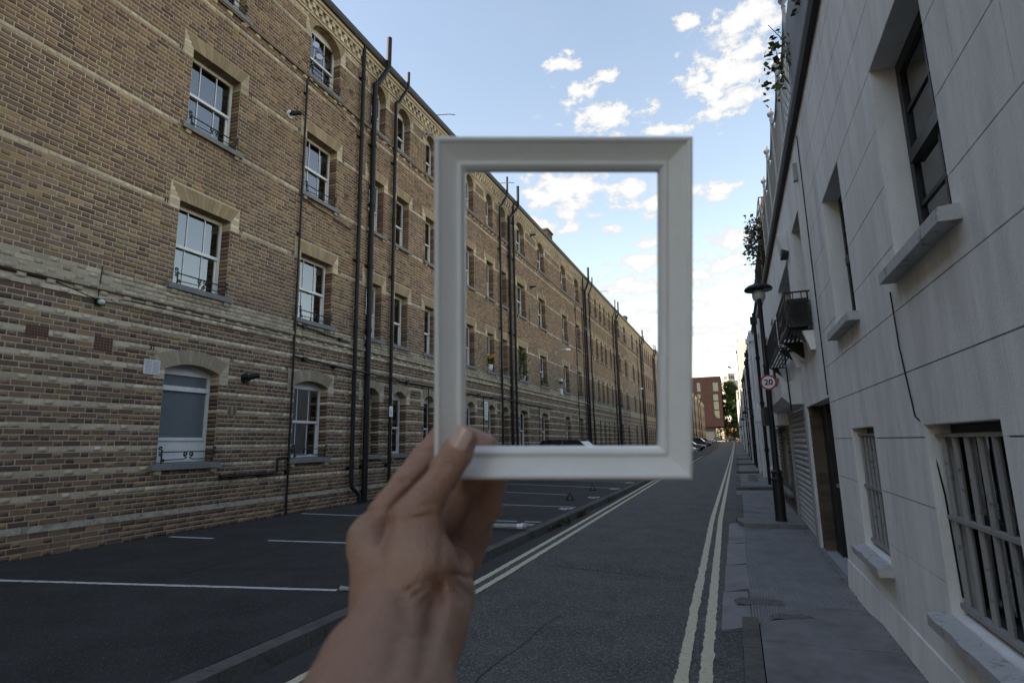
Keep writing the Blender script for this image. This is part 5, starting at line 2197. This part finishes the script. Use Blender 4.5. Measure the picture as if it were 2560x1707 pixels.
# stone tower with flag
TW = thing('stone_tower', 'pale stone tower with stepped shoulders and a flag above the trees', 'tower', (0, 560, 0))
tm = mat('tower_stone', (.55, .51, .44), .9, .15, var=.1, vscale=.3)
ang = math.atan2(2.6, 3.55)
b = MB()
cx_, cy_ = atY(1820, 940, 560).x, 0


def rbox(bb, w, d, z0, z1, off=(0, 0)):
    e1, e2 = Vector((math.cos(ang), math.sin(ang), 0)), Vector((-math.sin(ang), math.cos(ang), 0))
    o = Vector((cx_, cy_, 0)) + e1 * off[0] + e2 * off[1]
    P = [o, o + e1 * w, o + e1 * w + e2 * d, o + e2 * d]
    bb.hexa([(p.x, p.y, z0) for p in P], [(p.x, p.y, z1) for p in P])


rbox(b, 7.2, 7.2, 0, 61.2)
b.build('shaft', tm, TW)
b = MB()
rbox(b, 10.6, 10.6, 0, 55.8, (-1.7, -1.7))
b.build('shoulder', tm, TW)
b = MB()
rbox(b, 7.7, 7.7, 61.21, 62.2, (-.25, -.25))
b.build('cornice', tm, TW)
for i, (o_, w_, z0, z1) in enumerate((((1.3, -.06), 1.1, 57.0, 60), ((3.1, -.06), 1.1, 57.0, 60), ((4.9, -.06), 1.1, 57.0, 60), ((2.2, -1.76), 3.0, 47.5, 54.5))):
    bb = MB()
    rbox(bb, w_, .05, z0, z1, o_)
    bb.build('window', 'room', TW)
    bb = MB()
    rbox(bb, .05, w_, z0, z1, (o_[1], o_[0]))
    bb.build('window', 'room', TW)
p0, p1 = atY(1820.5, 934, 560), atY(1821, 913, 560)
tube([(cx_ + .3, 3.5, 62.2), (cx_ + .3, 3.5, p1.z + 1)], .14, 6).build('flagpole', 'metalgrey', TW)
b = MB()
for i in range(8):
    x0, x1 = cx_ + .4 + i * .42, cx_ + .4 + (i + 1) * .42
    b.face([(x0, 3.5 + .3 * math.sin(i), p1.z - 1.9 - i * .12), (x1, 3.5 + .3 * math.sin(i + 1), p1.z - 2.0 - i * .12), (x1, 3.5 + .3 * math.sin(i + 1), p1.z - .2 - i * .2), (x0, 3.5 + .3 * math.sin(i), p1.z - i * .2)])
b.build('flag', mat('flag_cloth', (.03, .035, .06), .9, .1), TW)


def tree(x, y, h, rx, label, seed, n=9000, leaf=.34):
    t = thing('plane_tree', label, 'tree', (x, y, rise(y)), 'trees at the end of the street')
    q = random.Random(seed)
    b = MB()
    b.tube([(0, 0, -.2), (.1, 0, h * .2), (-.1, .1, h * .45), (.1, 0, h * .8)], [.42, .34, .24, .06], 9)
    tips = []
    for i in range(16):
        a = q.uniform(0, 6.28)
        z0 = h * q.uniform(.22, .6)
        e = (rx * .8 * math.cos(a), rx * .8 * math.sin(a), min(h * .95, z0 + h * q.uniform(.05, .35)))
        b.tube([(0, 0, z0), (e[0] * .5, e[1] * .5, z0 + (e[2] - z0) * .6), e], [.15, .09, .03], 6)
        tips.append(e)
    b.build('trunk', 'darkbrown', t)
    cl = []
    for i in range(150):
        a = q.uniform(0, 6.28)
        f = q.uniform(.08, .97)
        rr = rx * (math.sin(math.pi * min(1, f * .9 + .12)) ** .6) * math.sqrt(q.random())
        cl.append((rr * math.cos(a), rr * math.sin(a), h * f, q.uniform(.8, 1.9)))
    V = []
    Cc = []
    for i in range(n):
        c = cl[q.randrange(len(cl))]
        d = Vector((q.gauss(0, 1), q.gauss(0, 1), q.gauss(0, 1))).normalized() * c[3] * (q.random() ** .4)
        p = Vector(c[:3]) + Vector((d.x, d.y, d.z * .8))
        e1 = Vector((q.gauss(0, 1), q.gauss(0, 1), q.gauss(0, .6))).normalized()
        e2 = e1.cross(Vector((q.gauss(0, 1), q.gauss(0, 1), q.gauss(0, 1)))).normalized()
        s = leaf * q.uniform(.6, 1.3)
        V += [p, p + e1 * s * .5 + e2 * s * .32, p + e1 * s, p + e1 * s * .5 - e2 * s * .32]
        f = q.uniform(.7, 1.3)
        Cc.append((.045 * f, .075 * f, .022 * f))
    F_ = np.arange(len(V)).reshape(-1, 4)
    ob('crown', np_mesh('crown', np.array([tuple(v) for v in V]), F_, np.array(Cc, np.float32), 'leaf'), t)


tree(-.6, 229, 22.5, 5.2, 'tall dark leafy tree beside the red block', 1, 16000, .6)
tree(4.6, 232, 20.5, 5.2, 'dark leafy tree at right behind the last white house', 2, 14000, .6)
tree(-8.2, 262, 12, 4, 'lower leafy tree behind the red block passage', 3, 4000)


def far_house(x0, x1, y, h, col, label):
    t = thing('far_house', label, 'house', (x0, y, 1), 'sunlit houses past the cross street')
    w = x1 - x0
    hs = []
    for i in range(max(2, int(w / 2.4))):
        for f in range(int(h / 3)):
            a = w * (i + .28) / max(2, int(w / 2.4))
            hs.append((a, a + 1.0, 1 + f * 3, 2.6 + f * 3))
    b = MB()
    for (a, c, d, e) in cut((0, w, -1, h), hs): b.box(a, c, 0, .3, d, e)
    b.box(0, w, .31, 8, -1, h)
    b.build('wall', mat('far_render', col, .9, .1, var=.12, vscale=1.2), t)
    for (a, c, d, e) in hs:
        bx(a, c, .15, .2, d, e).build('window', 'room', t)
    bx(-.2, w + .2, -.2, 8.2, h + .001, h + .4).build('roof', 'slate', t)


far_house(-16, -5.2, 290, 9, (.72, .64, .48), 'cream house lit by the sun seen under the red block')
far_house(-5.1, .5, 292, 8.5, (.55, .30, .11), 'orange house lit by the sun at the street end')

# ------------------------------------------------------------------ the picture frame (camera-facing, held at arm's length)
DF = .36                            # distance of the front lip along the view axis


def cam_pt(X, Y, Z):
    return EYE + rt * X + up * Y + fw * Z


k = DF / FPX
FL, FR, FT, FB = (1086 - 1280) * k, (1731 - 1280) * k, -(342 - 853.5) * k, -(1198 - 853.5) * k
WB = .0190
PF = thing('picture_frame', 'empty white picture frame held upright in the hand', 'picture frame')
base = cam_pt((FL + FR) / 2, FB, DF)
Mf = Matrix.Identity(4)
for i in range(3):
    Mf[i][0], Mf[i][1], Mf[i][2], Mf[i][3] = rt[i], -fw[i], up[i], base[i]
# local axes: x right, y towards the camera, z up
PF.matrix_world = Mf
prof = [(0, -.013), (0, .0005), (.0008, .0022), (.0022, .0030), (.0036, .0024), (.0042, .0008), (.0050, .0004), (.0095, -.0028), (.0140, -.0058), (.0144, -.0046), (.0155, -.0036), (.0168, -.0038), (.0180, -.0052), (WB, -.0064), (WB, -.013)]
MT['frame'] = mat('frame_white', (.87, .855, .825), .33, .45, var=.02, vscale=40, dirt=(.66, .64, .60), dscale=45, damt=.2)
W_, H_ = FR - FL, FT - FB
cor = [(-W_ / 2, 0), (W_ / 2, 0), (W_ / 2, H_), (-W_ / 2, H_)]
inn = [(1, 1), (-1, 1), (-1, -1), (1, -1)]
for i in range(4):
    j = (i + 1) % 4
    b = MB()
    n = len(prof)
    for (c, d) in ((cor[i], inn[i]), (cor[j], inn[j])):
        for (tt, hh) in prof:
            b.v.append((c[0] + d[0] * tt, hh, c[1] + d[1] * tt))
    for q_ in range(n):
        b.f.append((q_, (q_ + 1) % n, n + (q_ + 1) % n, n + q_))
        b.c.append(None)
    b.f += [tuple(range(n)), tuple(range(n, 2 * n))]
    b.c += [None, None]
    b.build('rail', 'frame', PF)


# ------------------------------------------------------------------ the hand
def zp(zx, zy):
    return 760 + zx / 2.2815, 1020 + zy / 2.2815


def cpt(zx, zy, d):                 # camera-space point
    u, v = zp(zx, zy)
    return np.array([(u - 1280) / FPX * d, -(v - 853.5) / FPX * d, d])


def chain(pts):
    return [(cpt(*p[:3]), p[3]) for p in pts]


groups = [
    (.014, [chain([(230, 2250, .19, .034), (415, 1500, .262, .0270), (555, 1230, .298, .0240), (630, 920, .318, .0245), (640, 700, .330, .0160), (628, 612, .334, .0135)]),
            chain([(470, 2250, .205, .033), (565, 1500, .275, .0235), (705, 1250, .305, .0215), (790, 1070, .342, .0195), (830, 935, .362, .0160)]),
            chain([(480, 1230, .302, .0180), (395, 800, .345, .0150)]),
            chain([(560, 1100, .325, .0220), (600, 850, .352, .0170)])]),
    (.006, [chain([(628, 615, .334, .0138), (700, 505, .338, .0116), (800, 372, .342, .0104), (870, 262, .3435, .0092), (914, 178, .3440, .0083)])]),
    (.006, [chain([(390, 790, .349, .0150), (380, 740, .352, .0138), (590, 435, .372, .0106), (690, 285, .382, .0094), (795, 160, .3875, .0086), (930, 175, .3835, .0082), (1042, 214, .3815, .0078)])]),
    (.005, [chain([(480, 850, .365, .0145), (800, 645, .400, .0105), (930, 470, .399, .0090), (985, 340, .384, .0080)])]),
    (.005, [chain([(620, 950, .375, .0140), (912, 795, .405, .0108), (1050, 565, .402, .0094), (1096, 385, .386, .0082)])]),
    (.005, [chain([(780, 1000, .372, .0130), (925, 880, .398, .0100), (1000, 730, .412, .0084), (1035, 610, .413, .0074)])]),
]
creases = [
    (475, 610, 425, 880, 42, .0028), (470, 595, 738, 320, 15, .0030), (795, 945, 690, 1330, 55, .0046), (520, 1010, 600, 1240, 50, .0016), (770, 640, 905, 380, 13, .0020),
    (350, 610, 440, 608, 7, .0010), (345, 700, 420, 712, 8, .0010), (650, 560, 760, 545, 9, .0008), (560, 700, 700, 690, 14, .0007), (880, 225, 985, 225, 9, .0004),
    (600, 1060, 520, 1120, 9, .0012), (620, 1110, 560, 1190, 9, .0012), (840, 1010, 900, 1120, 18, .0012), (860, 980, 960, 1090, 16, .0012), (640, 1400, 760, 1370, 12, .0010), (500, 1440, 620, 1400, 12, .0008),  # zx0, zy0, zx1, zy1, width (zoomed px), depth
    (565, 640, 745, 600, 11, .0022), (600, 665, 760, 625, 9, .0014), (735, 335, 830, 350, 12, .0009), (760, 300, 880, 330, 9, .0006),
    (330, 590, 455, 585, 12, .002), (290, 665, 430, 680, 14, .0022), (320, 640, 440, 640, 8, .0007),
    (770, 950, 560, 1045, 13, .0024), (770, 970, 570, 1110, 13, .0026), (775, 985, 640, 1150, 13, .0024), (780, 990, 700, 1190, 14, .0024), (785, 990, 790, 1130, 14, .0024), (770, 935, 520, 1000, 10, .0008),
    (800, 935, 990, 975, 14, .0018), (780, 900, 790, 700, 16, .0012), (480, 1345, 640, 1300, 22, .0008), (530, 430, 600, 410, 18, .0016), (620, 250, 740, 245, 16, .0010),
    (830, 930, 860, 1060, 26, .0012), (720, 1240, 660, 1560, 40, .0022), (560, 1280, 470, 1568, 45, .0014), (640, 1000, 520, 1075, 10, .0010)]


def sdf_hand(P, U, V_):
    tot = None
    for (kk, chains) in groups:
        g = None
        for ch in chains:
            d = None
            for (a, ra), (b_, rb) in zip(ch[:-1], ch[1:]):
                ba = b_ - a
                tt = np.clip(((P - a) @ ba) / (ba @ ba), 0, 1)
                dd = np.sqrt((((P - a) - tt[..., None] * ba) ** 2).sum(-1)) - (ra + (rb - ra) * tt)
                d = dd if d is None else smin(d, dd, .003)
            g = d if g is None else smin(g, d, kk)
        tot = g if tot is None else smin(tot, g, .0045)
    for (x0, y0, x1, y1, w, dep) in creases:
        dx, dy = x1 - x0, y1 - y0
        tt = np.clip(((U - x0) * dx + (V_ - y0) * dy) / (dx * dx + dy * dy), 0, 1)
        d2 = (U - x0 - tt * dx) ** 2 + (V_ - y0 - tt * dy) ** 2
        fade = np.sqrt(np.clip(1 - (2 * tt - 1) ** 2, .0, 1)) * .8 + .2
        tot = tot + (1.05 * dep * np.exp(-d2 / (w * w)) * fade).astype(np.float32)
    return tot


def smin(a, b_, k_):
    h = np.clip(k_ - np.abs(a - b_), 0, None) / k_
    return np.minimum(a, b_) - h * h * k_ * .25


def surface_nets(S, org, h):
    nx, ny, nz = S.shape
    ins = S < 0
    c = np.zeros((nx - 1, ny - 1, nz - 1), np.int8)
    for i in (0, 1):
        for j in (0, 1):
            for l in (0, 1):
                c += ins[i:nx - 1 + i, j:ny - 1 + j, l:nz - 1 + l]
    act = (c > 0) & (c < 8)
    idx = np.argwhere(act)
    num = -np.ones(c.shape, np.int64)
    num[act] = np.arange(len(idx))
    acc = np.zeros((len(idx), 3))
    cnt = np.zeros(len(idx))
    cor_ = [(i, j, l) for i in (0, 1) for j in (0, 1) for l in (0, 1)]
    for a in cor_:
        for ax in range(3):
            if a[ax]: continue
            b_ = list(a)
            b_[ax] = 1
            sa = S[idx[:, 0] + a[0], idx[:, 1] + a[1], idx[:, 2] + a[2]]
            sb = S[idx[:, 0] + b_[0], idx[:, 1] + b_[1], idx[:, 2] + b_[2]]
            m = (sa < 0) != (sb < 0)
            t_ = np.where(m, sa / np.where(m, sa - sb, 1), 0)
            p = np.tile(np.array(a, float), (len(idx), 1))
            p[:, ax] += t_
            acc[m] += p[m]
            cnt[m] += 1
    V = org + (idx + acc / cnt[:, None]) * h
    Fs = []
    for ax in range(3):
        o1, o2 = [(1, 2), (2, 0), (0, 1)][ax]
        sl0 = [slice(1, -1)] * 3
        sl0[ax] = slice(0, -1)
        sl1 = [slice(1, -1)] * 3
        sl1[ax] = slice(1, None)
        A, B = ins[tuple(sl0)], ins[tuple(sl1)]
        e = np.argwhere(A != B)
        flip = A[A != B]
        off = np.ones(3, int)
        off[ax] = 0
        e = e + off
        q = []
        for (d1, d2) in ((-1, -1), (0, -1), (0, 0), (-1, 0)):
            f = e.copy()
            f[:, o1] += d1
            f[:, o2] += d2
            q.append(num[f[:, 0], f[:, 1], f[:, 2]])
        q = np.stack(q, 1)
        q[~flip] = q[~flip][:, ::-1]
        Fs.append(q)
    return V, np.concatenate(Fs)


allp = np.array([p for _, cs in groups for ch in cs for p, r in ch])
allr = np.array([r for _, cs in groups for ch in cs for p, r in ch])
lo = (allp - allr[:, None]).min(0) - .006
hi = (allp + allr[:, None]).max(0) + .006
hh = .0017
dims = np.ceil((hi - lo) / hh).astype(int) + 1
gx_ = [lo[i] + hh * np.arange(dims[i]) for i in range(3)]
S = np.empty(dims, np.float32)
for i0 in range(0, dims[0], 16):
    X, Y, Z = np.meshgrid(gx_[0][i0:i0 + 16], gx_[1], gx_[2], indexing='ij')
    P = np.stack([X, Y, Z], -1).astype(np.float32)
    zs_ = np.maximum(Z, .05)
    U = (1280 + FPX * X / zs_ - 760) * 2.2815
    V_ = (853.5 - FPX * Y / zs_ - 1020) * 2.2815
    S[i0:i0 + 16] = sdf_hand(P, U, V_)
HV, HF = surface_nets(S, lo, hh)
# colour: browner on the back of the hand, pinker on pads and finger tips
zs_ = np.maximum(HV[:, 2], .05)
U = (1280 + FPX * HV[:, 0] / zs_ - 760) * 2.2815
V_ = (853.5 - FPX * HV[:, 1] / zs_ - 1020) * 2.2815
basec = np.tile(np.array([.41, .215, .142]), (len(HV), 1))


def blend(cen, rad, col, amt):
    w = np.exp(-(((U - cen[0]) ** 2 + (V_ - cen[1]) ** 2) / rad ** 2))[:, None] * amt
    basec[:] = basec * (1 - w) + np.array(col) * w


blend((1045, 200), 130, (.58, .29, .235), .9)
blend((900, 170), 110, (.53, .285, .21), .6)
blend((620, 300), 190, (.49, .26, .20), .6)
blend((900, 860), 110, (.45, .20, .135), .7)
blend((900, 1250), 200, (.49, .285, .19), .5)
blend((640, 900), 170, (.50, .30, .20), .5)
blend((330, 640), 90, (.34, .18, .12), .5)
blend((790, 980), 120, (.34, .17, .11), .55)
blend((560, 420), 70, (.36, .18, .125), .6)
blend((700, 1400), 120, (.37, .205, .135), .5)
blend((320, 720), 120, (.40, .235, .155), .6)
wcol = EYE[0], EYE[1], EYE[2]
Rm = np.array([[rt.x, rt.y, rt.z], [up.x, up.y, up.z], [fw.x, fw.y, fw.z]])
HW = HV @ Rm + np.array(wcol)
me = np_mesh('person', HW, HF, None, 'frame')
ca = me.attributes.new('col', 'FLOAT_COLOR', 'POINT')
ca.data.foreach_set('color', np.concatenate([basec, np.ones((len(HV), 1))], 1).astype(np.float32).ravel())
me.polygons.foreach_set('use_smooth', [True] * len(me.polygons))
skin = mat('skin', attr=True, rough=.42, spec=.45, var=.2, vscale=60, bump=.38, bscale=650, dirt=(.36, .19, .13), dscale=30, damt=.35)
skin.node_tree.nodes['Principled BSDF'].inputs['Subsurface Weight'].default_value = .08
skin.node_tree.nodes['Principled BSDF'].inputs['Subsurface Radius'].default_value = (.006, .0025, .0012)
skin.node_tree.nodes['Principled BSDF'].inputs['Subsurface Scale'].default_value = 1
me.materials.clear()
me.materials.append(skin)
person = tag(ob('person', me), 'bare brown left forearm and hand gripping the corner of the white frame', 'person')
# thumb nail
a, c = cpt(868, 262, .3433), cpt(918, 165, .3438)
ax_ = (c - a) / np.linalg.norm(c - a)
tow = np.array([0, 0, -1.0])
tow = tow + np.array([-.25, .25, 0])
tow -= ax_ * (tow @ ax_)
tow /= np.linalg.norm(tow)
sd = np.cross(ax_, tow)
b = MB()
nu, nv = 10, 8
cen = a + (c - a) * .95
for i in range(nu + 1):
    for j in range(nv + 1):
        s = -1 + 2 * i / nu
        l = -.0062 + .0128 * j / nv
        wd = .0062 * (1 - .25 * max(0, (j / nv - .7) / .3) ** 2) * (1 - .3 * max(0, (.25 - j / nv) / .25) ** 2)
        rr = .0087
        x_ = s * wd
        p = cen + ax_ * l + sd * x_ + tow * (math.sqrt(rr * rr - x_ * x_) + .0002 - .0008 * max(0, j / nv - .6))
        w_ = p @ Rm + np.array(wcol)
        b.v.append(tuple(w_))
for i in range(nu):
    for j in range(nv):
        q_ = i * (nv + 1) + j
        b.f.append((q_, q_ + 1, q_ + nv + 2, q_ + nv + 1))
        b.c.append(None)
b.build('nail', mat('nail', (.66, .45, .37), .22, .6), person, smooth=True)
